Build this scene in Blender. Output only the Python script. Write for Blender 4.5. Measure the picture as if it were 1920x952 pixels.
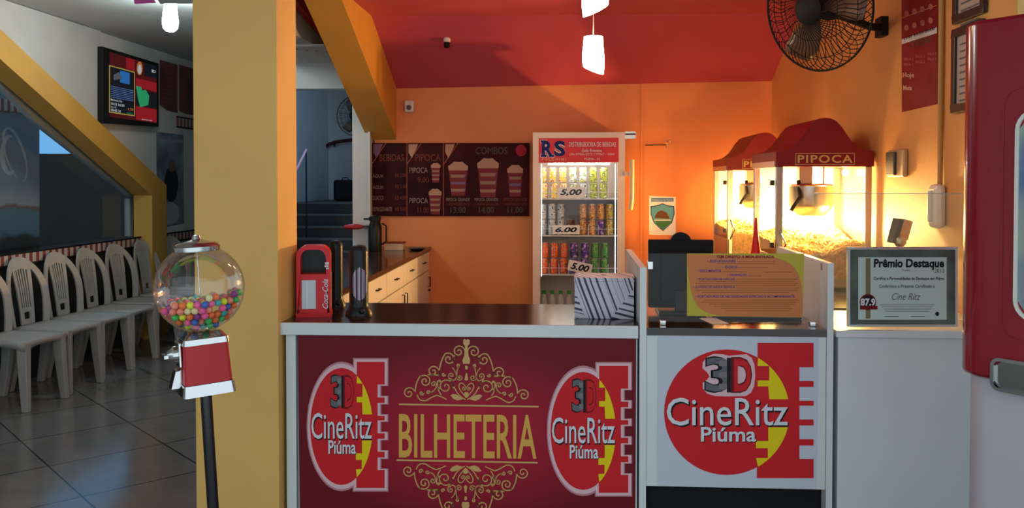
import bpy, bmesh, math, random
from mathutils import Vector, Matrix, Euler
random.seed(7)
C = bpy.context.scene
for o in list(bpy.data.objects): bpy.data.objects.remove(o)
PI = math.pi
# ------------------------------------------------------------------ camera
F = 1650.0; PPY = 377.0; CAMH = 1.5
cd = bpy.data.cameras.new('camera'); cam = bpy.data.objects.new('camera', cd); C.collection.objects.link(cam)
cd.sensor_width = 36.0; cd.lens = F/1920*36.0
cd.shift_y = -(476-PPY)/1920
cd.clip_start = 0.05; cd.clip_end = 200
YAW = math.atan(100/F); PITCH = math.atan(37/F)
cam.location = (0, 0, CAMH); cam.rotation_euler = (PI/2-PITCH, 0, YAW)
C.camera = cam
CM = Euler((PI/2-PITCH, 0, YAW)).to_matrix()
# ------------------------------------------------------------------ view + world
C.view_settings.view_transform = 'Standard'; C.view_settings.look = 'None'
C.view_settings.gamma = 1; C.view_settings.use_curve_mapping = False
C.view_settings.exposure = 0.0
w = bpy.data.worlds.new('world'); C.world = w; w.use_nodes = True
nt = w.node_tree; nt.nodes.clear()
wo = nt.nodes.new('ShaderNodeOutputWorld'); wb = nt.nodes.new('ShaderNodeBackground')
tc = nt.nodes.new('ShaderNodeTexCoord'); sx = nt.nodes.new('ShaderNodeSeparateXYZ')
rp = nt.nodes.new('ShaderNodeValToRGB'); mr = nt.nodes.new('ShaderNodeMapRange')
mr.inputs[1].default_value = -1; mr.inputs[2].default_value = 1
nt.links.new(tc.outputs['Generated'], sx.inputs[0]); nt.links.new(sx.outputs['Y'], mr.inputs[0])
nt.links.new(mr.outputs[0], rp.inputs[0]); nt.links.new(rp.outputs[0], wb.inputs[0]); nt.links.new(wb.outputs[0], wo.inputs[0])
rp.color_ramp.elements[0].position = 0.25; rp.color_ramp.elements[0].color = (0.80, 0.93, 1.0, 1)   # pale street side
rp.color_ramp.elements[1].position = 0.75; rp.color_ramp.elements[1].color = (0.16, 0.42, 0.72, 1)   # blue sky beyond
wb.inputs[1].default_value = 1.4
PENDANT = 37.0; POPLIGHT = 110.0; BULB = 150.0; FRIDGE = 28.0

# ------------------------------------------------------------------ helpers
def ray(px, py):
    return CM @ Vector(((px-960)/F, -(py-PPY)/F, -1.0))
def W(px, py, X=None, Y=None, Z=None):
    r = ray(px, py); o = Vector((0, 0, CAMH))
    if X is not None: t = X/r.x
    elif Y is not None: t = Y/r.y
    else: t = (Z-CAMH)/r.z
    return o + r*t
def XY(px, Y): return W(px, 340, Y=Y).x
def ZY(py, Y, px=1060): return W(px, py, Y=Y).z

MATS = {}
def mat(name, col, rough=0.6, metal=0.0, spec=0.5, emit=0.0, ecol=None, noise=0.0, nscale=8.0, bump=0.0, bscale=60.0, coat=0.0, trans=0.0, alpha=1.0, stretch=None):
    m = bpy.data.materials.new(name); m.use_nodes = True; MATS[name] = m
    n = m.node_tree; b = n.nodes['Principled BSDF']
    c = (*col, 1)
    b.inputs['Base Color'].default_value = c; b.inputs['Roughness'].default_value = rough
    b.inputs['Metallic'].default_value = metal; b.inputs['Specular IOR Level'].default_value = spec
    b.inputs['Coat Weight'].default_value = coat; b.inputs['Transmission Weight'].default_value = trans
    b.inputs['Alpha'].default_value = alpha
    if emit: b.inputs['Emission Color'].default_value = (*(ecol or col), 1); b.inputs['Emission Strength'].default_value = emit
    if noise or bump:
        t = n.nodes.new('ShaderNodeTexCoord'); src = t.outputs['Object']
        if stretch:
            mp = n.nodes.new('ShaderNodeMapping'); mp.inputs['Scale'].default_value = stretch
            n.links.new(src, mp.inputs[0]); src = mp.outputs[0]
        if noise:
            x = n.nodes.new('ShaderNodeTexNoise'); x.inputs['Scale'].default_value = nscale; x.inputs['Detail'].default_value = 6
            n.links.new(src, x.inputs[0])
            r = n.nodes.new('ShaderNodeValToRGB')
            r.color_ramp.elements[0].position = .3; r.color_ramp.elements[1].position = .7
            r.color_ramp.elements[0].color = (*[max(0, v*(1-noise)) for v in col], 1)
            r.color_ramp.elements[1].color = (*[min(1, v*(1+noise)) for v in col], 1)
            n.links.new(x.outputs[0], r.inputs[0]); n.links.new(r.outputs[0], b.inputs['Base Color'])
        if bump:
            x2 = n.nodes.new('ShaderNodeTexNoise'); x2.inputs['Scale'].default_value = bscale
            n.links.new(src, x2.inputs[0])
            bp = n.nodes.new('ShaderNodeBump'); bp.inputs['Strength'].default_value = bump; bp.inputs['Distance'].default_value = .01
            n.links.new(x2.outputs[0], bp.inputs['Height']); n.links.new(bp.outputs[0], b.inputs['Normal'])
    return m
def glassmat(name, tint=(1, 1, 1), refl=0.0, rough=0.02, milk=0.0, mul=.5):
    m = bpy.data.materials.new(name); m.use_nodes = True; MATS[name] = m
    n = m.node_tree; n.nodes.clear()
    out = n.nodes.new('ShaderNodeOutputMaterial'); tr = n.nodes.new('ShaderNodeBsdfTransparent'); gl = n.nodes.new('ShaderNodeBsdfGlossy')
    tr.inputs[0].default_value = (*tint, 1); gl.inputs['Roughness'].default_value = rough
    lw = n.nodes.new('ShaderNodeLayerWeight'); lw.inputs[0].default_value = .35
    ma = n.nodes.new('ShaderNodeMath'); ma.operation = 'MULTIPLY_ADD'; ma.inputs[1].default_value = mul; ma.inputs[2].default_value = refl
    ma.use_clamp = True
    n.links.new(lw.outputs['Fresnel'], ma.inputs[0])
    mx = n.nodes.new('ShaderNodeMixShader'); n.links.new(ma.outputs[0], mx.inputs[0])
    base = tr
    if milk:
        df = n.nodes.new('ShaderNodeBsdfDiffuse'); df.inputs[0].default_value = (.8, .85, .8, 1)
        m2 = n.nodes.new('ShaderNodeMixShader'); m2.inputs[0].default_value = milk
        n.links.new(tr.outputs[0], m2.inputs[1]); n.links.new(df.outputs[0], m2.inputs[2]); base = m2
    n.links.new(base.outputs[0], mx.inputs[1]); n.links.new(gl.outputs[0], mx.inputs[2]); n.links.new(mx.outputs[0], out.inputs[0])
    return m
def flat(name, col, rough=0.55): return mat(name, col, rough=rough, spec=.15)

class MB:
    def __init__(s): s.v = []; s.f = []; s.m = []; s.mi = []
    def _m(s, m):
        if m is None: return 0
        if m not in s.m: s.m.append(m)
        return s.m.index(m)
    def face(s, pts, m=None):
        b = len(s.v); s.v += [Vector(p) for p in pts]; s.f.append(list(range(b, b+len(pts)))); s.mi.append(s._m(m)); return s
    def raw(s, vs, fs, m=None):
        b = len(s.v); s.v += [Vector(p) for p in vs]; k = s._m(m)
        for f in fs: s.f.append([b+i for i in f]); s.mi.append(k)
        return s
    def box(s, a, c, m=None, rot=None, piv=None):
        x0, x1 = sorted((a[0], c[0])); y0, y1 = sorted((a[1], c[1])); z0, z1 = sorted((a[2], c[2]))
        vs = [Vector(p) for p in ((x0,y0,z0),(x1,y0,z0),(x1,y1,z0),(x0,y1,z0),(x0,y0,z1),(x1,y0,z1),(x1,y1,z1),(x0,y1,z1))]
        if rot is not None:
            pv = Vector(piv) if piv else Vector(((x0+x1)/2, (y0+y1)/2, (z0+z1)/2)); R = Euler(rot).to_matrix()
            vs = [pv + R @ (p-pv) for p in vs]
        return s.raw(vs, [(0,3,2,1),(4,5,6,7),(0,1,5,4),(1,2,6,5),(2,3,7,6),(3,0,4,7)], m)
    def prism(s, poly, vec, m=None):
        n = len(poly); vec = Vector(vec); vs = [Vector(p) for p in poly]; vs += [p+vec for p in vs]
        nrm = Vector((0,0,0))
        for i in range(n): nrm += (vs[i]-vs[0]).cross(vs[(i+1) % n]-vs[0])
        fs = [tuple(range(n-1, -1, -1)), tuple(range(n, 2*n))] + [(i, (i+1) % n, n+(i+1) % n, n+i) for i in range(n)]
        if nrm.dot(vec) < 0: fs = [tuple(reversed(f)) for f in fs]
        return s.raw(vs, fs, m)
    def tube(s, path, r, n=8, m=None, cap=True, closed=False, sc=None):
        P = [Vector(p) for p in path]; k = len(P); R = r if isinstance(r, (list, tuple)) else [r]*k
        vs = []; prev = None
        for i, p in enumerate(P):
            if closed: t = P[(i+1) % k]-P[i-1]
            else: t = P[min(i+1, k-1)]-P[max(i-1, 0)]
            if t.length < 1e-9: t = Vector((0,0,1))
            t.normalize()
            if prev is None:
                a = Vector((0,0,1)) if abs(t.z) < .9 else Vector((1,0,0)); u = t.cross(a).normalized()
            else:
                u = (prev - t*prev.dot(t)); u = u.normalized() if u.length > 1e-6 else t.orthogonal().normalized()
            prev = u; v = t.cross(u)
            a_, b_ = sc if sc else (1, 1)
            for j in range(n):
                an = 2*PI*j/n; vs.append(p + (u*math.cos(an)*a_ + v*math.sin(an)*b_)*R[i])
        fs = []
        for i in range(k if closed else k-1):
            for j in range(n):
                a = i*n+j; b = i*n+(j+1) % n; c = ((i+1) % k)*n+(j+1) % n; d = ((i+1) % k)*n+j
                fs.append((a, b, c, d))
        if cap and not closed: fs += [tuple(range(n-1, -1, -1)), tuple(range((k-1)*n, k*n))]
        return s.raw(vs, fs, m)
    def lathe(s, prof, c=(0,0,0), n=24, m=None, axis=None, sq=None):
        c = Vector(c); vs = []; fs = []; k = len(prof)
        R = Vector((0,0,1)).rotation_difference(Vector(axis)).to_matrix() if axis else Matrix.Identity(3)
        for (r, z) in prof:
            for j in range(n):
                a = 2*PI*j/n; vs.append(c + R @ Vector((r*math.cos(a), r*math.sin(a), z)))
        for i in range(k-1):
            for j in range(n): fs.append((i*n+j, i*n+(j+1) % n, (i+1)*n+(j+1) % n, (i+1)*n+j))
        if prof[0][0] > 1e-6: fs.append(tuple(range(n-1, -1, -1)))
        if prof[-1][0] > 1e-6: fs.append(tuple(range((k-1)*n, k*n)))
        return s.raw(vs, fs, m)
    def ball(s, c, r, n=12, m=None, sc=(1,1,1)):
        b = len(s.v); k = max(4, n//2); prof = [(math.sin(PI*i/k), -math.cos(PI*i/k)) for i in range(k+1)]
        c = Vector(c); vs = []; fs = []
        for (a, z) in prof:
            for j in range(n):
                t = 2*PI*j/n; vs.append(c+Vector((a*math.cos(t)*r*sc[0], a*math.sin(t)*r*sc[1], z*r*sc[2])))
        for i in range(k):
            for j in range(n): fs.append((i*n+j, i*n+(j+1) % n, (i+1)*n+(j+1) % n, (i+1)*n+j))
        return s.raw(vs, fs, m)
def build(name, mb, m=None, parent=None, smooth=False, bevel=0, loc=None, rot=None, merge=True):
    me = bpy.data.meshes.new(name); me.from_pydata([tuple(v) for v in mb.v], [], mb.f)
    ms = mb.m if mb.m else [m]
    if mb.m and m is not None: ms = [x if x is not None else m for x in mb.m]
    for x in ms: me.materials.append(x)
    for p, i in zip(me.polygons, mb.mi): p.material_index = i; p.use_smooth = smooth
    if merge:
        bm = bmesh.new(); bm.from_mesh(me)
        bmesh.ops.remove_doubles(bm, verts=bm.verts, dist=1e-6)
        bm.to_mesh(me); bm.free()
    if smooth:
        try: me.set_sharp_from_angle(angle=math.radians(40))
        except Exception: pass
    o = bpy.data.objects.new(name, me); C.collection.objects.link(o)
    if loc: o.location = loc
    if rot: o.rotation_euler = rot
    if parent is not None: o.parent = parent
    if bevel:
        b = o.modifiers.new('bevel', 'BEVEL'); b.width = bevel; b.segments = 2; b.limit_method = 'ANGLE'
    return o
def tag(o, label=None, cat=None, group=None, kind=None):
    if label: o['label'] = label
    if cat: o['category'] = cat
    if group: o['group'] = group
    if kind: o['kind'] = kind
    return o
def thing(name, label, cat, loc=(0,0,0), rot=(0,0,0), group=None):
    o = bpy.data.objects.new(name, None); o.empty_display_size = .05; C.collection.objects.link(o)
    o.location = loc; o.rotation_euler = rot; return tag(o, label, cat, group)
def struct(name, mb, m=None, parent=None, **k):
    o = build(name, mb, m, parent, **k)
    if parent is None: o['kind'] = 'structure'
    return o
def kids(o): return [c for c in bpy.data.objects if c.parent == o]
def copy_tree(o, parent=None, keep=True):
    c = o.copy(); C.collection.objects.link(c)
    if parent is not None: c.parent = parent; c.matrix_parent_inverse = o.matrix_parent_inverse
    for ch in kids(o): copy_tree(ch, c)
    return c

_tc = {}
def textmesh(body, bold=0.0, shear=0.0, space=1.0):
    key = (body, bold, shear, space)
    if key in _tc: return _tc[key]
    cu = bpy.data.curves.new('t', 'FONT'); cu.body = body; cu.offset = bold; cu.shear = shear; cu.resolution_u = 3; cu.space_character = space
    ob = bpy.data.objects.new('t', cu); C.collection.objects.link(ob)
    bpy.context.view_layer.update()
    dg = bpy.context.evaluated_depsgraph_get(); ev = ob.evaluated_get(dg); me = ev.to_mesh()
    vs = [v.co.copy() for v in me.vertices]; fs = [tuple(p.vertices) for p in me.polygons]
    ev.to_mesh_clear(); bpy.data.objects.remove(ob); bpy.data.curves.remove(cu)
    _tc[key] = (vs, fs); return _tc[key]
class Board:
    """a flat board in the plane through P with normal N; drawings on it are given where they stand in the picture"""
    def __init__(s, P, N): s.P = Vector(P); s.N = Vector(N).normalized()
    def pt(s, px, py, off=0.0):
        r = ray(px, py); o = Vector((0,0,CAMH)); t = (s.P-o).dot(s.N)/r.dot(s.N)
        return o + r*t + s.N*off
    def poly(s, mb, pts, off, m=None): return mb.face([s.pt(x, y, off) for x, y in pts], m)
    def rect(s, mb, x0, y0, x1, y1, off, m=None): return s.poly(mb, [(x0,y0),(x1,y0),(x1,y1),(x0,y1)], off, m)
    def ell(s, mb, cx, cy, rx, ry, off, m=None, n=40): return s.poly(mb, [(cx+rx*math.cos(2*PI*i/n), cy+ry*math.sin(2*PI*i/n)) for i in range(n)], off, m)
    def slab(s, mb, quad, t, m=None, off=0.0):
        q = [s.pt(x, y, off) for x, y in quad]; return mb.prism(q, -s.N*t, m)
    def text(s, mb, body, x0, y0, x1, y1, off, m=None, bold=0.0, shear=0.0, fn=None, vert=0, space=1.0):
        vs, fs = textmesh(body, bold, shear, space)
        if not vs: return
        ax = min(v.x for v in vs); bx = max(v.x for v in vs); ay = min(v.y for v in vs); by = max(v.y for v in vs)
        out = []
        for v in vs:
            u = (v.x-ax)/(bx-ax+1e-9); w_ = 1-(v.y-ay)/(by-ay+1e-9)
            if vert: px = x0+(w_)*(x1-x0); py = y1-u*(y1-y0)
            else: px = x0+u*(x1-x0); py = y0+w_*(y1-y0)
            if fn: px, py = fn(px, py)
            out.append(s.pt(px, py, off))
        mb.raw(out, fs, m)
    def line(s, mb, pts, wd, off, m=None, taper=False):
        n = len(pts); L = []; R = []
        for i in range(n):
            a = pts[max(i-1, 0)]; b = pts[min(i+1, n-1)]; dx = b[0]-a[0]; dy = b[1]-a[1]; l = math.hypot(dx, dy) or 1
            k = wd/2*(1 if not taper else (.35+.65*math.sin(PI*min(1, (i+1)/(n)))))
            L.append(s.pt(pts[i][0]-dy/l*k, pts[i][1]+dx/l*k, off)); R.append(s.pt(pts[i][0]+dy/l*k, pts[i][1]-dx/l*k, off))
        mb.raw(L+R, [(i, i+1, n+i+1, n+i) for i in range(n-1)], m)
def spiral(cx, cy, R, a0, turns, sgn=1, r1=.12, n=30):
    out = []
    for i in range(n+1):
        t = i/n; r = R*(1-t)+R*r1*t; a = a0+sgn*2*PI*turns*t
        out.append((cx+r*math.cos(a), cy+r*math.sin(a)))
    return out
def bez(p0, p1, p2, n=10):
    return [((1-t)**2*p0[0]+2*t*(1-t)*p1[0]+t*t*p2[0], (1-t)**2*p0[1]+2*t*(1-t)*p1[1]+t*t*p2[1]) for t in [i/n for i in range(n+1)]]

# ------------------------------------------------------------------ materials
ochre = mat('ochre_paint', (.73,.43,.115), .6, noise=.06, nscale=3, bump=.08, bscale=90)
orange = mat('orange_paint', (.80,.28,.085), .6, noise=.05, nscale=2, bump=.08, bscale=90)
yellowr = mat('yellow_paint', (.64,.32,.10), .6, noise=.05, nscale=2, bump=.08, bscale=90)
redceil = mat('red_ceiling_paint', (.50,.068,.115), .5, noise=.05, nscale=2, bump=.05)
greyc = mat('grey_ceiling_paint', (.48,.49,.49), .7, noise=.05, nscale=3)
greyw = mat('grey_wall_paint', (.58,.58,.57), .7, noise=.06, nscale=3)
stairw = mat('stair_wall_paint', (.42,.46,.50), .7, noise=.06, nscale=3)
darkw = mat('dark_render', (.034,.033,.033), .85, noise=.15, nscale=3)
white = mat('white_laminate', (.66,.71,.70), .35, noise=.02, nscale=4)
whitew = mat('white_laminate_warm', (.72,.68,.62), .4)
wenge = mat('dark_wood_laminate', (.030,.015,.011), .16, noise=.35, nscale=6, stretch=(2, 30, 2))
black = mat('black_plastic', (.010,.011,.011), .3, spec=.25)
blackm = mat('matt_black', (.012,.012,.013), .6, spec=.12)
chrome = mat('chrome', (.58,.59,.60), .14, metal=1)
steel = mat('brushed_steel', (.50,.48,.45), .32, metal=1)
redpl = mat('red_plastic', (.66,.010,.018), .3, spec=.3)
redbody = mat('red_enamel', (.46,.022,.028), .4, spec=.3)
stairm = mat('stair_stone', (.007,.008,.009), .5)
stairn = mat('stair_nosing', (.06,.065,.07), .4)
pvc = mat('white_plastic_chair', (.34,.33,.305), .45, noise=.05, nscale=10)
gold = mat('gold_print', (.60,.36,.12), .5); gold2 = mat('gold_letter', (.68,.36,.055), .5)
glass = glassmat('clear_glass', refl=.0, mul=.3)
glassg = glassmat('display_glass', (.97,1,.98), refl=.01, milk=.09)  # diffuse milk veil stands in for the pane's pale reflections
glassglobe = glassmat('globe_glass', refl=.03)
prRed = flat('print_red', (.60,.018,.025)); prYel = flat('print_yellow', (.78,.62,.01)); prWhite = flat('print_white', (.66,.68,.72))
prSteel = flat('print_steel', (.20,.19,.19)); prPink = flat('print_pale_outline', (.72,.48,.52)); prDark = flat('print_black', (.012,.012,.014)); prNavy = flat('print_navy', (.012,.022,.16))
prGrey = flat('print_grey', (.13,.135,.15)); prDred = flat('print_dark_red', (.16,.01,.012)); prBlue = flat('print_blue', (.09,.25,.55))
prGreen = flat('print_green', (.06,.22,.09)); prBrown = flat('print_brown', (.16,.08,.04)); prCream = flat('print_cream', (.66,.50,.36)); prOr = flat('print_orange', (.70,.24,.08))

# tiled floor
fl = mat('floor_tiles', (.11,.11,.108), .14, spec=.5)
n = fl.node_tree; b = n.nodes['Principled BSDF']
def math_(op, a, bb=None):
    x = n.nodes.new('ShaderNodeMath'); x.operation = op
    for i, s in enumerate((a, bb)):
        if s is None: continue
        if isinstance(s, (int, float)): x.inputs[i].default_value = s
        else: n.links.new(s, x.inputs[i])
    return x.outputs[0]
t_ = n.nodes.new('ShaderNodeTexCoord'); sp = n.nodes.new('ShaderNodeSeparateXYZ'); n.links.new(t_.outputs['Object'], sp.inputs[0])
p_ = math_('MULTIPLY', math_('ADD', math_('MULTIPLY', sp.outputs[0], -1), sp.outputs[1]), .7071)
q_ = math_('MULTIPLY', math_('ADD', sp.outputs[0], sp.outputs[1]), .7071)
def gr(v, ph):
    f_ = math_('FRACT', math_('DIVIDE', math_('ADD', v, -ph+60.0), .6)); d_ = math_('MINIMUM', f_, math_('SUBTRACT', 1, f_))
    return math_('LESS_THAN', d_, .0075)
g_ = math_('MAXIMUM', gr(p_, 4.47), gr(q_, 1.825))
nz = n.nodes.new('ShaderNodeTexNoise'); nz.inputs['Scale'].default_value = 5; nz.inputs['Detail'].default_value = 8
n.links.new(t_.outputs['Object'], nz.inputs[0])
cr = n.nodes.new('ShaderNodeValToRGB'); cr.color_ramp.elements[0].color = (.12,.118,.112,1); cr.color_ramp.elements[1].color = (.21,.205,.195,1)
n.links.new(nz.outputs[0], cr.inputs[0])
mx = n.nodes.new('ShaderNodeMixRGB'); n.links.new(g_, mx.inputs[0]); n.links.new(cr.outputs[0], mx.inputs[1]); mx.inputs[2].default_value = (.012,.012,.012,1)
n.links.new(mx.outputs[0], b.inputs['Base Color'])

# ================================================================== STRUCTURE
YC = 3.44; YB = 7.4; XR = 1.70; XL = -4.05; ZL = 2.80
struct('floor', MB().box((-9,-.5,-.1), (5,14,0)), fl)
struct('wall_back', MB().box((-1.62,YB,0), (XR+.2,YB+.15,2.9)), orange)
struct('wall_right', MB().box((XR,3.81,0), (XR+.2,YB,2.9)), yellowr)
struct('pillar', MB().box((XR,YC,0), (XR+.8,3.80,2.9)), ochre)
zc = 2.72
zl_ = ZY(166, YB, 745); zr_ = ZY(152, YB, 1440)
XBm = XY(745, YB)          # kiosk beam right face
struct('ceiling', MB().raw([(XBm-.02,YB,zl_),(XR,YB,zr_),(XR,6.55,zc),(XBm-.02,6.45,zc),(XBm-.02,2.4,zc),(XR+.0,2.4,zc),
     (XBm-.02,YB,2.9),(XR,YB,2.9),(XR,6.55,2.9),(XBm-.02,6.45,2.9),(XBm-.02,2.4,2.9),(XR,2.4,2.9)],
     [(0,1,2,3),(3,2,5,4),(6,9,8,7),(9,10,11,8),(0,6,7,1),(4,5,11,10),(0,3,9,6),(3,4,10,9),(1,7,8,2),(2,8,11,5)]), redceil)
struct('ceiling_entrance', MB().box((XBm-.02,.3,2.80), (XR+2.5,2.4,2.9)), greyc)
struct('ceiling_left', MB().box((XL,.3,ZL), (-1.98,12,2.9)).box((-1.98,.3,ZL), (XBm-.02,YB+.1,2.9)), greyc)
struct('ceiling_stair', MB().box((-2.40,5.9,2.51), (-1.86,YB-.001,2.799)).box((-3.05,7.62,2.7), (-1.62,11.2,2.79)), greyc)
struct('trim_1', MB().box((-2.65,YB+.005,2.29), (-1.625,YB+.15,2.797)).box((-2.80,YB+.005,0), (-2.65,YB+.15,2.797)), greyc)
# kiosk beam: sloped, falls towards the back wall
za = ZY(262, YB, 745); s_ = (2.72+.0-za)/(YB-5.45); yf = 3.6; zf = za+s_*(YB-yf)
struct('beam', MB().prism([(XBm-.25,YB,za),(XBm-.25,yf,zf),(XBm-.25,yf,zf+.55),(XBm-.25,YB,za+.55)], (.245,0,0)), mat('brown_ochre_paint', (.62,.30,.045), .6, noise=.05, nscale=3))
# red raking fascia beside the beam
struct('trim_2', MB().prism([(-1.85,5.2,2.80),(-1.85,7.3,2.48),(-1.85,7.3,2.56),(-1.85,5.2,2.93)], (.05,0,0)), flat('red_fascia_paint', (.40,.03,.03)))
# partition at the stair
struct('wall_partition', MB().box((-1.78,7.28,0), (-1.635,YB-.005,2.285)).box((-1.78,YB-.005,0), (-1.635,11.2,2.285)), greyw)
struct('trim_3', MB().box((-1.642,7.255,0), (-1.625,7.28,2.285)), mat('pale_edge', (.62,.62,.58), .5))
# stairwell
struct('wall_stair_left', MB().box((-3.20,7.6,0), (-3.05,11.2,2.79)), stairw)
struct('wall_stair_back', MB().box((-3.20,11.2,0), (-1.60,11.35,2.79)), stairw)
sm = MB(); sn = MB()
ys = [470, 446.5, 424, 401, 379]; st = []
for i in range(-8, 5):
    d = 8.6+.30*i
    if i >= 0: z = W(600, ys[i], Y=d).z
    else: z = W(600, 470, Y=8.6).z + .108*i
    st.append((d, z))
for i, (d, z) in enumerate(st):
    if z < .03 or d < 7.5: continue
    d2 = st[i+1][0] if i+1 < len(st) else 11.19
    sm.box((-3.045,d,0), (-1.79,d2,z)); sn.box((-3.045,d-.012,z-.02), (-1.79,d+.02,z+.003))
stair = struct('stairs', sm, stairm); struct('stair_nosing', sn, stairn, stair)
# left wall with its raking opening
def LW(px, py, X=XL): v = W(px, py, X=X); return (v.y, v.z)
a0 = LW(0, 82); a1 = LW(290, 347); b0 = LW(0, 137); b1 = LW(262, 366)
ksl = (a1[1]-a0[1])/(a1[0]-a0[0]); ksb = (b1[1]-b0[1])/(b1[0]-b0[0])
Yn = 4.6
aN = (Yn, min(a0[1]+ksl*(Yn-a0[0]), 3.3)); bN = (Yn, b0[1]+ksb*(Yn-b0[0]))
ytop = a0[0]+(ZL-a0[1])/ksl; ybt = b0[0]+(ZL-b0[1])/ksb
xw = -.18
zt = LW(130, 460)[1]   # sill top
def yz(p, X=XL): return (X, p[0], p[1])
wl = MB().prism([yz((ytop,ZL)), yz(a1), yz((12,a1[1])), yz((12,ZL))], (xw,0,0))
wl.prism([yz((a1[0]-.02,a1[1])), yz((12,a1[1])), yz((12,0)), yz((a1[0]-.02,0))], (xw,0,0))
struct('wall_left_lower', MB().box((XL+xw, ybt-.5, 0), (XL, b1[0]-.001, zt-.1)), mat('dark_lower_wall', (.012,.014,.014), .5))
wl.box((XL+xw, 0, 0), (XL, ybt-.5, ZL))
struct('wall_left', wl, greyw)
yp = LW(178, 58)[0]
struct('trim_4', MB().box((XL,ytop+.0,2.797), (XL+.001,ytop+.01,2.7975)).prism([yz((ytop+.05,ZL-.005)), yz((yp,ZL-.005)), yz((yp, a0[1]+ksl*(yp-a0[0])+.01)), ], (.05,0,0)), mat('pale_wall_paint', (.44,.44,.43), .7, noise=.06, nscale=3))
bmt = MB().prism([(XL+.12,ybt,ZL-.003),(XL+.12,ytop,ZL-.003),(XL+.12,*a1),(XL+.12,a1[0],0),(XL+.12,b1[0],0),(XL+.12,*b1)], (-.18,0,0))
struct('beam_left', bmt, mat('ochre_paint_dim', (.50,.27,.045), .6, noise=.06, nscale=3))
struct('wall_hall_back', MB().box((XL,12,0), (-1.6,12.15,2.9)), greyw)
# window under the rake: frame and pane
wf = MB(); Xg = XL-.10
def yzg(px, py): v = W(px, py, X=Xg); return Vector((Xg, v.y, v.z))
wf.prism([yzg(0,138), yzg(262,368), yzg(262,381), yzg(67,228), yzg(0,158)], (-.05,0,0))
wf.box((Xg-.05, yzg(243,400).y, zt), (Xg, yzg(260,400).y, yzg(250,372).z))
wn = struct('window_1', wf, mat('grey_window_frame', (.24,.27,.28), .5))
gp = MB().prism([yzg(-60,130), yzg(262,378), (Xg,yzg(262,400).y,zt+.002), (Xg,yzg(-60,400).y,zt+.002)], (-.006,0,0))
gp = struct('pane', gp, glassmat('window_glass', (.88,.92,.95), mul=.12), wn); gp.location.x = -.02
# tiled trim bands
tilem = mat('band_tiles', (.4,.4,.4), .5)
n = tilem.node_tree; b = n.nodes['Principled BSDF']; t_ = n.nodes.new('ShaderNodeTexCoord'); sp = n.nodes.new('ShaderNodeSeparateXYZ'); n.links.new(t_.outputs['Object'], sp.inputs[0])
f_ = math_('FRACT', math_('DIVIDE', sp.outputs[1], .085))
def ramp(src, stops):
    r = n.nodes.new('ShaderNodeValToRGB'); r.color_ramp.interpolation = 'CONSTANT'
    r.color_ramp.elements[0].position = stops[0][0]; r.color_ramp.elements[0].color = (*stops[0][1], 1)
    r.color_ramp.elements[1].position = stops[1][0]; r.color_ramp.elements[1].color = (*stops[1][1], 1)
    for p, c in stops[2:]: e = r.color_ramp.elements.new(p); e.color = (*c, 1)
    n.links.new(src, r.inputs[0]); return r.outputs[0]
cc = ramp(f_, [(0, (.42,.38,.34)), (.30, (.03,.02,.02)), (.38, (.24,.04,.04)), (.62, (.10,.02,.02)), (.74, (.42,.38,.34))])
n.links.new(cc, b.inputs['Base Color'])
def band(name, X, y0, y1, z0, z1):
    o = struct(name, MB().box((X,y0,z0), (X+.012,y1,z1)), tilem)
    struct('border', MB().box((X,y0,z0-.015), (X+.014,y1,z0)).box((X,y0,z1), (X+.014,y1,z1+.015)), blackm, o)
band('trim_5', XL, 4.2, b1[0]-.003, zt-.085, zt-.015)
band('trim_6', XL, a1[0]+.003, 11.9, zt-.085, zt-.015)
zu = LW(330, 228)[1]
band('trim_7', XL, a1[0]+.5, 11.9, zu-.045, zu+.045)
# yard beyond the opening
zy_ = W(100, 288, Y=12).z
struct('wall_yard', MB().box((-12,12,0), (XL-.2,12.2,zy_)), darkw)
struct('yard_sky_block', MB().box((-8.2,3.5,0), (-8.0,12,5.0)), darkw)  # unseen wall added to keep blue sky glare off the hall floor
# ------------------------------------------------------------------ left pillar
pl = MB().box((XY(363,3.37),3.37,0), (XY(520,3.37),3.62,2.797))
struct('pillar', pl, ochre, bevel=.004)

# ================================================================== OBJECTS: counters
zct = ZY(604, YC, 800)
xA = XY(529, YC); xA2 = XY(537, YC); xB = XY(1196, YC)
ct = thing('ticket_counter', 'white ticket counter with glossy dark wood top behind the red banner', 'counter', ((xA+xB)/2, YC+.25, 0))
def inloc(root, mb):
    o = Vector(root.location); mb.v = [v-o for v in mb.v]; return mb
YK = 3.98
build('worktop', inloc(ct, MB().box((xA,YC-.03,zct-.012), (xB,YK,zct))), wenge, ct)
build('edge_band', inloc(ct, MB().box((xA,YC-.045,zct-.048), (xB,YC-.031,zct)).box((xA,YC-.03,zct-.048), (xB,YK,zct-.013))), white, ct, bevel=.002)
build('side_panel', inloc(ct, MB().box((xA2,YC-.02,0), (xA2+.04,YK-.01,zct-.049))), white, ct, bevel=.002)
build('side_panel', inloc(ct, MB().box((xB-.014,YC-.02,0), (xB-.001,YK-.01,zct-.049))), white, ct, bevel=.002)
build('front_panel', inloc(ct, MB().box((xA2+.041,YC,0.05), (xB-.015,YC+.02,zct-.049))), white, ct)

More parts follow.
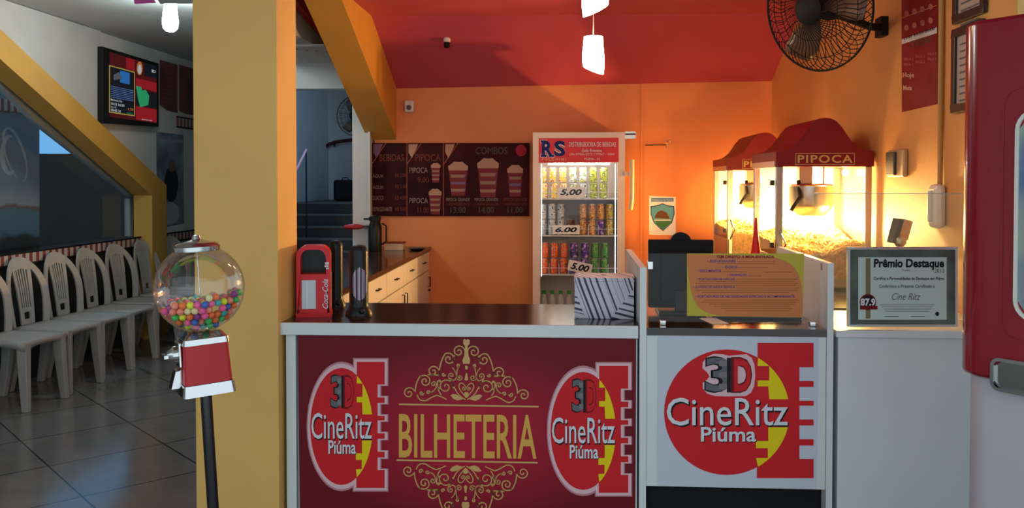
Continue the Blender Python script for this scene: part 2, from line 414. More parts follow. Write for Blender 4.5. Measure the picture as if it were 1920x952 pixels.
# banner
BN = Board((0, YC-.024, 0), (0,-1,0))
banm = mat('banner_print', (.2,.01,.02), .5, spec=.2)
n = banm.node_tree; b = n.nodes['Principled BSDF']; t_ = n.nodes.new('ShaderNodeTexCoord')
mp = n.nodes.new('ShaderNodeMapping'); mp.vector_type = 'TEXTURE'
bc = BN.pt(878, 815); mp.inputs['Location'].default_value = tuple(bc); mp.inputs['Scale'].default_value = (.62,.62,.36)
gd = n.nodes.new('ShaderNodeTexGradient'); gd.gradient_type = 'SPHERICAL'
n.links.new(t_.outputs['Object'], mp.inputs[0]); n.links.new(mp.outputs[0], gd.inputs[0])
r = n.nodes.new('ShaderNodeValToRGB'); r.color_ramp.elements[0].color = (.15,.006,.014,1); r.color_ramp.elements[1].color = (.46,.012,.04,1)
r.color_ramp.elements[1].position = .85
n.links.new(gd.outputs[0], r.inputs[0]); n.links.new(r.outputs[0], b.inputs['Base Color'])
top = [(558+(1193-558)*i/30, 622.5+5.5*i/30+1.6*math.sin(i/30*PI*3)+1.2*math.sin(i*.9)) for i in range(31)]
bot = [(1191, 1010), (563, 1010)]
bn = build('banner', MB().prism([BN.pt(x, y) for x, y in top+bot], (0,.0015,0)), banm)
tag(bn, 'large dark red printed ticket office banner covering the counter front', 'banner')

def logo(B, root, ax, bx_, ay, by_, o0, outline, label=None):
    f = lambda u, v: (ax*u+bx_, ay*v+by_)
    cx, cy, R = 440, 466, 318
    notches = [(238,308),(338,408),(433,503),(533,603),(635,703)]
    def strip(e, el=0):
        P = [(596-e-el,115-e),(880+e,115-e)]
        for a, c in notches: P += [(880+e, a+e*.6 if False else a-0+e), (808+e*1.0, a+e), (808+e, c-e), (880+e, c-e)]
        P += [(880+e,800+e),(592-e-el,800+e)]; return P
    circ = lambda e, n=56: [(cx+(R+e)*math.cos(2*PI*i/n), cy+(R+e*.9)*math.sin(2*PI*i/n)) for i in range(n)]
    em = MB()
    if outline:
        g = MB()
        for e, o, m in ((38, o0, flat('print_glow', (.50,.22,.26))), (26, o0+.0003, prPink)):
            B.poly(g, [f((u-cx)*1+cx, cy+(v-cy)*(1.0)) for u, v in circ(e)], o, m)
            P = [(596-e,115-e*.55),(880+e,115-e*.55)]
            for a, c in notches: P += [(880+e, a+e*.22), (808+e, a+e*.22), (808+e, c-e*.22), (880+e, c-e*.22)]
            P += [(880+e,800+e*.55),(592-e,800+e*.55)]
            B.poly(g, [f(*p) for p in P], o+.0001, m)
        build('outline', g, None, root)
    B.poly(em, [f(*p) for p in circ(0)], o0+.0008, prRed)
    B.poly(em, [f(*p) for p in strip(0)], o0+.0010, prRed)
    def arc(y0, y1, k=14):
        out = []
        for i in range(k+1):
            v = y0+(y1-y0)*i/k; d = max(R*R-(v-cy)**2, 0); out.append((cx+math.sqrt(d), v))
        return out
    up = arc(190, 400)+[(655,400),(650,335),(596,335),(596,305),(655,305),(655,232),(596,232)]
    dn = arc(542, 742)+[(588,698),(648,698),(648,648),(588,648),(588,612),(650,612),(650,542)]
    B.poly(em, [f(*p) for p in up], o0+.0014, prYel); B.poly(em, [f(*p) for p in dn], o0+.0014, prYel)
    build('emblem', em, None, root)
    t3 = MB()
    if not outline:
        hal = [(340,186),(372,170),(420,172),(450,180),(540,172),(566,190),(580,225),(584,280),(578,335),(562,368),(536,384),(450,386),(380,384),(340,372),(318,345),(318,316),(340,300),(352,284),(338,262),(316,244),(318,212)]
        B.poly(t3, [f(*p) for p in hal], o0+.0015, prPink)
    # 3D mark: dark metallic 3 and dark red D
    for k, m in ((0, prDark), (7, prGrey)):
        B.text(t3, '3', *f(326+k, 182+k), *f(452+k*2, 368-k), o0+.0017+k*.00005, m, bold=.045-.0035*k)
        B.rect(t3, *f(440,190), *f(476,366), o0+.0023, prDark)
    for k in range(3): B.rect(t3, *f(400, 205+k*58), *f(448, 232+k*58), o0+.0022, prSteel)
    B.text(t3, 'D', *f(462,186), *f(568,368), o0+.0024, prDred, bold=.06)
    B.text(t3, 'D', *f(476,196), *f(562,360), o0+.0026, prRed, bold=.03)
    build('lettering', t3, None, root)
    tx = MB()
    B.text(tx, 'CineRitz', *f(141,400), *f(754,541), o0+.0028, prDark, bold=.008)
    B.text(tx, 'CineRitz', *f(135,392), *f(748,533), o0+.0031, prWhite, bold=.004)
    B.text(tx, 'Piúma', *f(312,544), *f(592,619), o0+.0028, prDark, bold=.018)
    B.text(tx, 'Piúma', *f(308,540), *f(588,615), o0+.0031, prWhite, bold=.018)
    build('lettering', tx, None, root)
logo(BN, bn, .184, 559.5, .3445, 638.4, .001, True)
logo(BN, bn, .192, 1009.0, .347, 645.6, .001, True)
bt = MB()
slope = lambda x, y: (x, y+(x-748)*.010)
BN.text(bt, 'BILHETERIA', 748, 775, 1006, 857, .0012, gold2, bold=.012, fn=slope)
BN.line(bt, [(748,757.5),(1010,762)], 3.0, .0012, gold); BN.line(bt, [(744,862),(1008,867)], 3.0, .0012, gold)
build('lettering', bt, None, bn)
goldd = flat('gold_shade_print', (.26,.10,.03))
def strokes():
    S = []
    S.append((spiral(160,705,68,-.35,-1.45) , 9))
    S.append((bez((228,690),(235,560),(300,500))+spiral(335,570,66,-2.3,-0,1,1,1)[:1], 9))
    S.append((spiral(338,568,70,-2.4,1.55), 9)); S.append((spiral(430,458,70,2.6,-.0,1,1,1)[:1]+spiral(430,458,70,.6,-1.5), 9))
    S.append((bez((490,500),(510,330),(560,265)), 9)); S.append((spiral(603,318,72,-2.3,1.5), 9))
    S.append((spiral(715,230,74,.5,-1.55), 9)); S.append((bez((650,360),(660,300),(665,270)), 7))
    S.append((spiral(570,625,88,.2,-1.55), 8)); S.append((bez((600,520),(650,600),(690,680))+bez((690,680),(730,740),(790,765)), 9))
    S.append((spiral(632,500,36,1.9,1.3), 7)); S.append((bez((622,530),(660,580),(690,520))+bez((690,520),(690,450),(640,410)), 7))
    S.append((spiral(725,520,34,2.6,-1.3), 7)); S.append((bez((693,520),(690,440),(712,400)), 7)); S.append((spiral(712,385,22,1.2,1.2), 8))
    S.append((spiral(435,600,34,.3,-1.3), 7)); S.append((bez((462,600),(470,660),(410,690)), 7)); S.append((spiral(375,695,24,0,-1.2), 8)); S.append((spiral(300,700,26,0,1.2), 8))
    S.append((bez((800,740),(690,640),(725,590))+bez((725,590),(760,560),(800,640)), 8)); S.append((spiral(770,640,24,0,1.3), 6))
    S.append((bez((250,720),(270,800),(350,785))+bez((350,785),(420,740),(470,722))+bez((470,722),(530,740),(580,768)), 9))
    S.append((bez((480,560),(470,660),(520,720)), 9)); S.append((spiral(545,490,22,0,1.2), 8)); S.append((spiral(500,560,16,0,1.2), 8)); S.append((spiral(490,640,16,0,1.2), 8))
    return S
fill = [[(622,720),(650,705),(700,715),(765,762),(700,778),(655,760)],
        [(765,100),(785,88),(800,105),(815,88),(840,105),(835,145),(815,170),(820,260),(845,330),(835,368),(765,368),(755,330),(782,260),(785,170),(765,145)],
        [(785,395),(800,385),(818,398),(812,430),(790,430)], [(795,470),(808,470),(820,545),(800,556),(780,545)], [(775,690),(800,680),(825,690),(822,735),(800,750),(778,735)]]
for low in (0, 1):
    orn = MB()
    def M(u, v, flip):
        if flip: u = 1600-u
        x = 740+u/5.95; y = 620+v/5.95
        if low: y = 1622.5-y; x -= 1.5
        return (x, y+(x-878)*.018)
    for flip in (0, 1):
        for pts, wd in strokes():
            if len(pts) < 2: continue
            BN.line(orn, [M(u+5, v+6, flip) for u, v in pts], wd/5.95*1.25, .0011, goldd)
            BN.line(orn, [M(u, v, flip) for u, v in pts], wd/5.95*1.25, .0014, gold)
    for q, P in enumerate(fill):
        BN.poly(orn, [M(u, v, 0) for u, v in P], .0016, gold)
        if q == 0: BN.poly(orn, [M(u, v, 1) for u, v in P], .0016, gold)
    build('ornament', orn, None, bn)

# booth
bo = thing('ticket_booth_desk', 'white ticket booth desk with raised side panels and dark wood shelf', 'desk', (XY(1385,YC), YC+.35, 0))
xl0 = XY(1198,YC); xl1 = XY(1211,YC); xr0 = XY(1549,YC); xr1 = XY(1561,YC)
zp = ZY(500, YC, 1210); zpr = ZY(492, YC, 1560)
sh = 4.2
build('side_panel', inloc(bo, MB().prism([(xl0+.002,YC-.03,0),(xl0+.002,sh,0),(xl0+.002,sh,zp+.01),(xl0+.002,YC-.03,zp)], (xl1-xl0,0,0))), white, bo, bevel=.002)
build('side_panel', inloc(bo, MB().prism([(xr0,YC-.03,0),(xr0,sh,0),(xr0,sh,zpr+.005),(xr0,YC-.03,zpr)], (xr1-xr0,0,0))), white, bo, bevel=.002)
zs0 = ZY(628, YC, 1385); zs1 = ZY(614, YC, 1385)
build('shelf', inloc(bo, MB().box((xl1+.003,YC-.025,zs0), (xr0-.001,sh-.02,zs1))), wenge, bo)
zk = ZY(911, YC, 1385)
build('front_panel', inloc(bo, MB().box((xl1+.003,YC-.02,zk), (xr0-.001,YC,zs0-.001))), white, bo, bevel=.001)
build('kick_panel', inloc(bo, MB().box((xl1+.003,YC+.03,0.0), (xr0-.001,YC+.05,zk-.001))), blackm, bo)
PB = Board((0, YC-.0215, 0), (0,-1,0))
ps = build('poster', MB().prism([PB.pt(x, y) for x, y in ((1233,622),(1535,626),(1531,917),(1232,910))], (0,.001,0)), flat('poster_paper', (.56,.60,.68), .45))
tag(ps, 'square white poster with round red cinema logo on the booth front', 'poster')
logo(PB, ps, 1/2.705, 1200, 1/2.705, 600, .0006, False)

# glass of the booth
YG = YC+.05
bg = thing('booth_glass', 'clear glass pane clipped between the booth side panels', 'glass panel', (XY(1385,YG), YG, zs1))
build('pane', inloc(bg, MB().box((xl1+.012,YG,zs1+.012), (xr0-.008,YG+.006,ZY(476,YG,1385)))), glass, bg)
for px, py in ((1219,497),(1546,500),(1243,607),(1523,610)):
    c = W(px, py, Y=YG)
    build('clip', inloc(bg, MB().box((c.x-.011,YG-.012,max(c.z-.016, zs1)), (c.x+.011,YG+.016,c.z+.016))), chrome, bg, bevel=.002)
# yellow price paper
SB = Board((0, YG-.004, 0), (0,-1,0))
sg = build('notice_sheet', MB().prism([SB.pt(x, y) for x, y in ((1288,475),(1508,475),(1505,595),(1288,592))], (0,.001,0)), flat('paper_lime', (.50,.42,.05), .4))
tag(sg, 'orange and lime half-price notice sheet stuck on the booth glass', 'notice')
sp_ = MB()
blob = bez((1289,485),(1292,560),(1310,575))+bez((1310,575),(1325,592),(1370,593))+[(1504,594)]+bez((1504,594),(1507,540),(1499,520))+bez((1499,520),(1490,485),(1435,480))+[(1289,476)]
SB.poly(sp_, blob, .0006, flat('paper_orange', (.60,.20,.07), .4)); 
build('colour_field', sp_, None, sg)
sp_ = MB(); blu = flat('ink_violet', (.10,.03,.22)); br = flat('ink_brown', (.33,.09,.03)); dr = flat('ink_red', (.22,.01,.02))
SB.text(sp_, 'TEM DIREITO A MEIA-ENTRADA', 1343, 478.5, 1452, 484, .001, dr, bold=.03)
for t, x0, y0, x1 in (('• ESTUDANTES',1326,487,1379),('• IDOSOS',1355,498,1382),('• DOCUMENTOS',1308,505,1352),('• CRIANÇAS',1363,513,1400),('• PORTADORES DE CÂNCER',1307,520,1378),
    ('• JOVENS DE BAIXA RENDA',1300,536,1378),('• PORTADORES DE NECESSIDADES ESPECIAIS E ACOMPANHANTE',1304,553,1490)):
    SB.text(sp_, t, x0, y0, x1, y0+5, .001, blu, bold=.02)
for x0, x1, y in ((1382,1455,490),(1345,1452,494),(1383,1440,501),(1355,1400,509),(1432,1485,510),(1402,1428,517),(1380,1495,523),(1310,1490,527),(1304,1495,531),(1310,1492,535),
    (1380,1498,540),(1304,1496,544),(1315,1480,548),(1320,1495,562),(1315,1492,566),(1330,1490,570),(1340,1480,574),(1350,1486,578),(1360,1480,582)):
    SB.line(sp_, [(x0,y),(x1,y)], 1.0, .001, br)
build('lettering', sp_, None, sg)

# counter to the right
zr = ZY(618, YC, 1680); xr2 = XY(1566, YC)
rc = thing('side_counter', 'plain white side counter carrying the framed award', 'counter', (1.38, YC+.25, 0))
build('worktop', inloc(rc, MB().box((xr2,YC-.03,ZY(631,YC,1680)), (XR-.003,YC+.5,zr))), white, rc, bevel=.002)
build('front_panel', inloc(rc, MB().box((xr2+.012,YC-.015,0), (XR-.003,YC+.49,ZY(631,YC,1680)-.001))), white, rc)
# award
AB_y = YC+.03
aw = thing('framed_award', 'silver framed award certificate standing on the white side counter', 'certificate', (XY(1692,AB_y), AB_y, zr+.001))
AB = Board((0, AB_y-.01, 0), (0,-1,0))
def q(B, pts): return [B.pt(x, y) for x, y in pts]
inn = (1594,467,1790,607)
def frame_px(B, x0, y0, x1, y1, w, off, t):
    mb = MB()
    for a in ((x0,y0,x1,y0+w),(x0,y1-w,x1,y1),(x0,y0+w,x0+w,y1-w),(x1-w,y0+w,x1,y1-w)):
        mb.prism([B.pt(x, y, off) for x, y in ((a[0],a[1]),(a[2],a[1]),(a[2],a[3]),(a[0],a[3]))], -B.N*t)
    return mb
build('frame', inloc(aw, frame_px(AB, 1589,463,1795,612.5,4.5,.004,.018)), mat('silver_frame', (.62,.68,.66), .3, metal=.6), aw)
m_ = MB(); AB.slab(m_, [(1593,467),(1791,467),(1791,608),(1593,608)], .008, mat('award_mat', (.10,.14,.12), .08, noise=.4, nscale=6)); build('mat_board', inloc(aw, m_), None, aw)
m_ = MB(); pap = flat('award_paper', (.50,.62,.58), .4)
AB.rect(m_, 1609, 482, 1775, 599, .0008, pap); AB.rect(m_, 1623,484,1632,597,.0012, flat('award_stripe', (.20,.18,.09))); build('certificate', inloc(aw, m_), None, aw)
m_ = MB()
AB.text(m_, 'Prêmio Destaque', 1638, 485, 1770, 506, .0016, prDark, bold=.035, shear=.05)
AB.text(m_, '2013', 1752, 503, 1770, 511, .0016, prBrown); AB.text(m_, 'Troféu', 1690, 504, 1706, 508, .0016, prBrown)
AB.text(m_, 'Certifica e Personalidades de Destaque em Piúma', 1638, 519, 1770, 526, .0016, prDark, bold=.02)
AB.text(m_, 'Conferimos o Presente Certificado a', 1648, 533, 1752, 539, .0016, prDark, bold=.005)
AB.text(m_, 'Cine Ritz', 1672, 549, 1726, 562, .0016, prGrey, shear=.4)
for y in (571,575,579,583): AB.line(m_, [(1650+ (y-571)*.8, y), (1752-(y-571)*.8, y)], .9, .0016, prGrey)
AB.line(m_, [(1658,593),(1685,593)], 1.2, .0016, prDark); AB.line(m_, [(1708,593),(1734,593)], 1.2, .0016, prDark); AB.ell(m_, 1757,588,3.5,4,.0016, prDark, 12)
build('lettering', inloc(aw, m_), None, aw)
m_ = MB(); AB.ell(m_, 1627,566,15.5,15,.002, prDred, 28); AB.ell(m_, 1627,566,13,12,.0023, prDark, 28); AB.rect(m_, 1612,573,1645,580,.0026, prDred)
AB.text(m_, '87.9', 1613, 559, 1641, 573, .003, prWhite, bold=.04); build('badge', inloc(aw, m_), None, aw)

# sneeze glass behind the award
YS = YC+.28
sgm = thing('display_glass', 'tall clear glass screen standing behind the framed award', 'glass panel', (XY(1600,YS), YS, zr))
zg0 = zr+.001
pn = MB().box((xr1+.01,YS,zg0), (XR-.01,YS+.006,ZY(363,YS,1600)))
build('pane', inloc(sgm, pn), glassg, sgm)
build('rim', inloc(sgm, MB().box((xr1+.01,YS-.001,ZY(363,YS,1600)), (XR-.01,YS+.007,ZY(363,YS,1600)+.003))), mat('glass_edge', (.5,.6,.52), .2, spec=.8), sgm)

# ================================================================== things on the ticket counter
# napkin dispenser
Yd = 3.60
nd_c = W(577, 597, Z=zct); 
nd = thing('napkin_dispenser', 'red plastic napkin dispenser with white script lettering on the counter', 'dispenser', (nd_c.x, Yd, zct), (0,0,math.radians(12)))
sc_ = F/Yd; wN = 62/sc_; hN = 134/sc_; dN = .11
def arch(w, h, r, k=8):
    P = [(-w/2,0)]
    P += [(-w/2+r-r*math.cos(PI/2*i/k), h-r+r*math.sin(PI/2*i/k)) for i in range(k+1)]
    P += [(w/2-r+r*math.sin(PI/2*i/k), h-r+r*math.cos(PI/2*i/k)) for i in range(k+1)]
    P += [(w/2,0)]; return P
def archring(w, h, r, t, z0, z1, d0, d1, mb):
    o = arch(w, h, r); i = [(x*(w-2*t)/w, min(z, h)*(h-t)/h) for x, z in o]
    k = len(o)
    vs = [(x, d0, z) for x, z in o]+[(x, d0, max(z, z0)) for x, z in i]+[(x, d1, z) for x, z in o]+[(x, d1, max(z, z0)) for x, z in i]
    fs = []
    for j in range(k-1):
        fs += [(j, j+1, k+j+1, k+j), (2*k+j+1, 2*k+j, 3*k+j, 3*k+j+1), (j+1, j, 2*k+j, 2*k+j+1), (k+j, k+j+1, 3*k+j+1, 3*k+j)]
    mb.raw(vs, fs)
hb = hN*.60
mb = MB(); archring(wN, hN, .042, .016, hb, 0, -dN/2, dN/2, mb)
mb.box((-wN/2+.012,-dN/2+.006,0), (wN/2-.012,dN/2-.006,hb))
mb.box((-wN/2-.003,-dN/2-.004,0), (wN/2+.003,dN/2+.004,.016))
build('housing', mb, redpl, nd, smooth=True)
mb = MB()
for i in range(9): mb.box((-wN/2+.022,-dN/2+.02+i*.007,hb+.001), (wN/2-.03,-dN/2+.024+i*.007,hb+.035+.004*math.sin(i*2.1)))
build('liner', MB().box((-wN/2+.017,dN/2-.018,hb), (wN/2-.017,dN/2-.008,hN-.018)), black, nd)
xn = wN*.5
mb = MB(); mb.box((-.046,-dN/2-.002,.034), (.010,-dN/2+.0065,.034+.118), flat('napkin_paper', (.60,.68,.74)))
mb.box((-.028,-dN/2-.004,.034), (-.022,-dN/2-.002,.152), flat('napkin_fold', (.75,.80,.84)))
build('napkin_window', mb, None, nd)
# script lettering on the right-hand side, reading upwards
vs, fs = textmesh('Coca-Cola', .012, .35)
bx1 = max(v.x for v in vs); by1 = max(v.y for v in vs)
mb = MB(); mb.raw([(wN/2-.009-(v.y/by1)*.022, -dN/2-.0012, .03+v.x/bx1*.125) for v in vs], fs); 
mb.raw([(wN/2+.0012, -dN/2+.02+(1-v.y/by1)*.05, .03+v.x/bx1*.15) for v in vs], fs)
mb.box((wN/2-.022,-dN/2-.001,.205), (wN/2-.006,-dN/2-.0004,.212)); mb.box((wN/2-.02,-dN/2-.001,.215), (wN/2-.004,-dN/2-.0004,.224)); mb.box((wN/2-.016,-dN/2-.001,.196), (wN/2-.004,-dN/2-.0004,.202))
build('lettering', mb, prWhite, nd)
# straw dispensers
def straw(px, Y, w, h, label, window):
    s = F/Y; x = W(px, 590, Z=zct).x; x = XY(px, Y)
    t = thing('straw_dispenser', label, 'dispenser', (x, Y, zct))
    r = w/s/2; H = h/s
    pr = [(r*1.45,0),(r*1.45,.012),(r*1.1,.03),(r*1.0,.05),(r,H-.035),(r*.96,H-.02),(r*.75,H-.006),(0,H)]
    build('tube', MB().lathe(pr, n=28), black, t, smooth=True)
    if window:
        m1 = MB(); k = 24
        vs = []
        zc_ = H*.45; hh = H*.24
        cent = None
        for row in range(9):
            v = -1+2*row/8; half = math.sqrt(max(0, 1-v*v))*math.radians(48)
            for col in range(7):
                a = -PI/2+math.radians(18)+half*(-1+2*col/6); vs.append(((r+.0012)*math.cos(a), (r+.0012)*math.sin(a), zc_+hh*v))
        fs = [(a*7+c_, a*7+c_+1, (a+1)*7+c_+1, (a+1)*7+c_) for a in range(8) for c_ in range(6)]
        m1.raw(vs, fs); build('window', m1, mat('straw_window', (.10,.06,.08), .15), t, smooth=True)
        cols = [flat('straw_white', (.6,.58,.62)), flat('straw_red', (.5,.04,.10)), flat('straw_violet', (.12,.05,.16))]
        m2 = MB()
        for j in range(-5, 6):
            a = -PI/2+math.radians(18)+math.radians(j*8); hh2 = hh*math.sqrt(max(0, 1-(j/6)**2))*.95
            m2.tube([((r+.003)*math.cos(a), (r+.003)*math.sin(a), zc_-hh2), ((r+.003)*math.cos(a+.05*math.sin(j*3)), (r+.003)*math.sin(a+.05*math.sin(j*3)), zc_+hh2)], .0017, 6, cols[(j*j+j) % 3])
        build('straws', m2, None, t)
    build('dispensing_knob', MB().lathe([(r*.32,0),(r*.32,.02),(r*.2,.026)], (r*.9*math.cos(-1.1), r*.9*math.sin(-1.1)-.002, .018), 14, axis=(math.cos(-1.1), math.sin(-1.1), .3)), black, t, smooth=True)
    return t
straw(672, 3.62, 36, 134, 'black cylindrical straw dispenser with oval window, on the counter', True)
straw(629, 3.84, 26, 128, 'slim plain black tube dispenser between the red one and windowed one', False)
# striped box
bxm = mat('striped_box_paper', (.6,.6,.66), .4)
n = bxm.node_tree; b = n.nodes['Principled BSDF']; t_ = n.nodes.new('ShaderNodeTexCoord'); sp = n.nodes.new('ShaderNodeSeparateXYZ'); n.links.new(t_.outputs['Object'], sp.inputs[0])
def strp(ca, cb, sc, th):
    v = math_('ADD', math_('MULTIPLY', sp.outputs[0], ca), math_('MULTIPLY', math_('ADD', sp.outputs[2], sp.outputs[1]), cb))
    n1 = n.nodes.new('ShaderNodeTexNoise'); n1.noise_dimensions = '1D'; n1.inputs['Scale'].default_value = sc; n1.inputs['Detail'].default_value = 3
    n.links.new(math_('ADD', v, 5.0), n1.inputs['W']); return math_('GREATER_THAN', n1.outputs[0], th)
sA = strp(1.0, .38, 85, .54); sB = strp(.25, 1.0, 85, .54)
zone = math_('GREATER_THAN', math_('ADD', math_('MULTIPLY', sp.outputs[0], 1.0), math_('MULTIPLY', math_('SUBTRACT', .08, sp.outputs[2]), .75)), .085)
zone2 = math_('LESS_THAN', math_('ADD', sp.outputs[0], math_('MULTIPLY', sp.outputs[2], .38)), -.075)
zz = math_('MAXIMUM', zone, zone2)
mxa = n.nodes.new('ShaderNodeMixRGB'); n.links.new(zz, mxa.inputs[0]); n.links.new(sA, mxa.inputs[1]); n.links.new(sB, mxa.inputs[2])
mxb = n.nodes.new('ShaderNodeMixRGB'); n.links.new(mxa.outputs[0], mxb.inputs[0]); mxb.inputs[1].default_value = (.55,.54,.62,1); mxb.inputs[2].default_value = (.018,.010,.05,1)
n.links.new(mxb.outputs[0], b.inputs['Base Color'])
Yx = 3.56; s = F/Yx
w0 = 111/s; h0 = 72/s
bxr = thing('striped_box', 'gift-style box in black and white zigzag stripes with a top slot', 'box', (XY(1135,Yx), Yx+.095, zct), (0,0,math.radians(-2)))
build('base', MB().box((-w0/2,-.09,0), (w0/2,.10,h0)), bxm, bxr, bevel=.002)
build('lid', MB().box((-w0/2-.003,-.093,h0-.004), (w0/2+.003,.103,h0+.012)), bxm, bxr, bevel=.002)
build('slot', MB().box((-.012,.01,h0+.012), (.010,.022,h0+.0132)), prDark, bxr)

# monitor behind booth glass (seen from its back)
Ym = YC+.40
mn = thing('monitor', 'back of a black monitor standing on the booth shelf', 'monitor', (XY(1276,Ym), Ym, zs1))
x0 = XY(1216,Ym); x1 = XY(1338,Ym); zt_ = ZY(449,Ym,1276); zb_ = max(ZY(585,Ym,1276), zs1+.02)
build('housing', inloc(mn, MB().box((x0,Ym-.02,zb_), (x1,Ym+.02,zt_)).box((x0+.05,Ym-.045,zb_+.03), (x1-.05,Ym-.02,zt_-.05))), blackm, mn, bevel=.006)
build('camera_bump', inloc(mn, MB().lathe([(.045,-.015),(.045,.015)], (XY(1277,Ym),Ym,zt_-.013), 24, axis=(0,1,0))), blackm, mn)
build('stand', inloc(mn, MB().box((mn.location.x-.03,Ym-.06,zs1), (mn.location.x+.03,Ym-.046,zb_+.08)).box((mn.location.x-.1,Ym-.1,zs1), (mn.location.x+.1,Ym+.08,zs1+.012))), black, mn, bevel=.003)
kb = thing('keyboard', 'black keyboard lying on the booth shelf below the notice', 'keyboard', (XY(1430,3.75), 3.72, zs1))
build('case', MB().box((-.2,-.07,.001), (.14,.07,.02), rot=(0,0,0)), black, kb, bevel=.004)
mk = MB()
for i in range(13):
    for j in range(4): mk.box((-.19+i*.025,-.055+j*.028,.02), (-.17+i*.025,-.033+j*.028,.026))
build('keys', mk, blackm, kb)
for k, (x, y, lb) in enumerate(((1345,606,'small white paper sheet lying on booth shelf left of keyboard'),(1512,588,'white paper slip lying on booth shelf right of keyboard'))):
    c = W(x, y, Z=zs1); rz = (.2,-.1)[k]
    p = build('paper_sheet', MB().box((-.035,-.05,.0006), (.035,.10,.0016)), prWhite, loc=(c.x, max(c.y, YG+.08) if k == 0 else 3.95, zs1), rot=(0,0,rz)); tag(p, lb, 'paper')

# ================================================================== FRIDGE
YF = 6.82
fx0 = XY(999,YF); fx1 = XY(1172,YF); fz = ZY(248,YF,1085); YFb = YB-.02
fr = thing('drinks_fridge', 'upright glass-door drinks fridge with red header against the orange wall', 'fridge', ((fx0+fx1)/2, 7.1, 0))
fw = mat('fridge_white', (.80,.68,.58), .35)
sh_ = MB().box((fx0,YF+.04,.05), (fx0+.04,YFb,fz)).box((fx1-.04,YF+.04,.05), (fx1,YFb,fz)).box((fx0,YF+.04,fz-.04), (fx1,YFb,fz)).box((fx0,YF+.04,.05), (fx1,YFb,.2)).box((fx0,YFb-.03,.05), (fx1,YFb,fz))
build('cabinet', inloc(fr, sh_), fw, fr)
wx0 = XY(1013,YF); wx1 = XY(1158,YF); wz1 = ZY(305,YF,1085); wz0 = .30
dr_ = MB().box((fx0,YF,.1), (wx0,YF+.035,fz)).box((wx1,YF,.1), (fx1,YF+.035,fz)).box((wx0,YF,wz1), (wx1,YF+.035,fz)).box((wx0,YF,.1), (wx1,YF+.035,wz0))
dd = build('door', inloc(fr, dr_), fw, fr)
build('pane', inloc(fr, MB().box((wx0,YF+.01,wz0), (wx1,YF+.016,wz1))), glass, dd)
hx = XY(1184,YF)
hd = MB().tube([(hx,YF-.03,ZY(300,YF)),(hx,YF-.045,ZY(320,YF)),(hx,YF-.045,ZY(372,YF)),(hx-.01,YF-.03,ZY(392,YF))], .018, 10).box((fx1-.005,YF-.03,ZY(330,YF)), (hx,YF+.0,ZY(322,YF)))
build('handle', inloc(fr, hd), mat('cream_plastic', (.75,.6,.35), .3), dd, smooth=True)
build('hinge', inloc(fr, MB().box((fx1,YF,fz-.05), (fx1+.08,YF+.05,fz+.005)).box((fx1+.0,YF,fz-.02), (fx1+.085,YF+.055,fz-.01))), steel, fr)
HB = Board((0, YF-.002, 0), (0,-1,0))
hp = MB(); HB.slab(hp, [(1010,259),(1160,258),(1160,304),(1010,305)], .0015, flat('header_red', (.68,.045,.06), .35)); hpo = build('header_sign', inloc(fr, hp), None, fr)
lm = MB()
for dx, o, m, bo_ in ((0, .0008, prWhite, 0.07), (0, .0014, prNavy, .035)):
    # heavy letters R and S with slab serifs
    HB.text(lm, 'R', 1016, 264, 1037, 293, o, m, bold=bo_); HB.text(lm, 'S', 1039, 264, 1060, 293, o, m, bold=bo_)
    e = 1 if m is prWhite else 0
    for a in ((1014,263,1024,267),(1014,290,1025,294),(1029,290,1039,294)): HB.rect(lm, a[0]-e, a[1]-e, a[2]+e, a[3]+e, o+.0001, m)
HB.text(lm, 'POLONINI', 1016, 296, 1061, 301, .001, prCream, bold=.02, space=1.5)
HB.text(lm, 'DISTRIBUIDORA DE BEBIDAS', 1067, 266, 1155, 275, .001, prWhite, bold=.01)
HB.text(lm, 'Gela Eventos', 1091, 279, 1128, 285, .001, prWhite, bold=.01)
HB.text(lm, '(28) 99906-0273 / 99967 - 3304', 1067, 287, 1152, 292, .001, prWhite)
HB.text(lm, 'PIÚMA - ES', 1096, 295, 1125, 300, .001, prWhite)
build('lettering', inloc(fr, lm), None, hpo)
# lights inside
lt = mat('fridge_tube', (1,1,1), emit=FRIDGE, ecol=(.95,.97,1))
for xx in (wx0+.005, wx1-.017):
    build('light_tube', inloc(fr, MB().box((xx,YF+.05,ZY(520,YF)), (xx+.006,YF+.062,wz1-.01))), mat('fridge_tube_side', (1,1,1), emit=2.2, ecol=(.75,.9,1)) if xx < 0 or True else lt, fr)
build('light_tube', inloc(fr, MB().box((wx0+.06,YF+.045,wz1-.015), (wx1-.06,YF+.06,wz1-.002))), lt, fr)
wire = mat('white_wire', (.8,.82,.85), .4)
Yq = YF+.12
def zshelf(py): return ZY(py, Yq-.05, 1085)
shelves = [372, 441, 514]
for si, py in enumerate(shelves):
    z = zshelf(py); m1 = MB()
    m1.box((fx0+.045,YF+.05,z-.008), (fx1-.045,YFb-.035,z))
    m1.tube([(fx0+.05,YF+.052,z+.05),(fx1-.05,YF+.052,z+.05)], .0025, 6)
    for j in range(9):
        x = fx0+.05+(fx1-fx0-.1)*j/8; m1.tube([(x,YF+.052,z),(x,YF+.052,z+.085)], .0025, 6)
    build('shelf', inloc(fr, m1), wire, fr)
zb3 = ZY(598, Yq, 1085)
build('shelf', inloc(fr, MB().box((fx0+.045,YF+.05,zb3-.008), (fx1-.045,YFb-.035,zb3))), wire, fr)
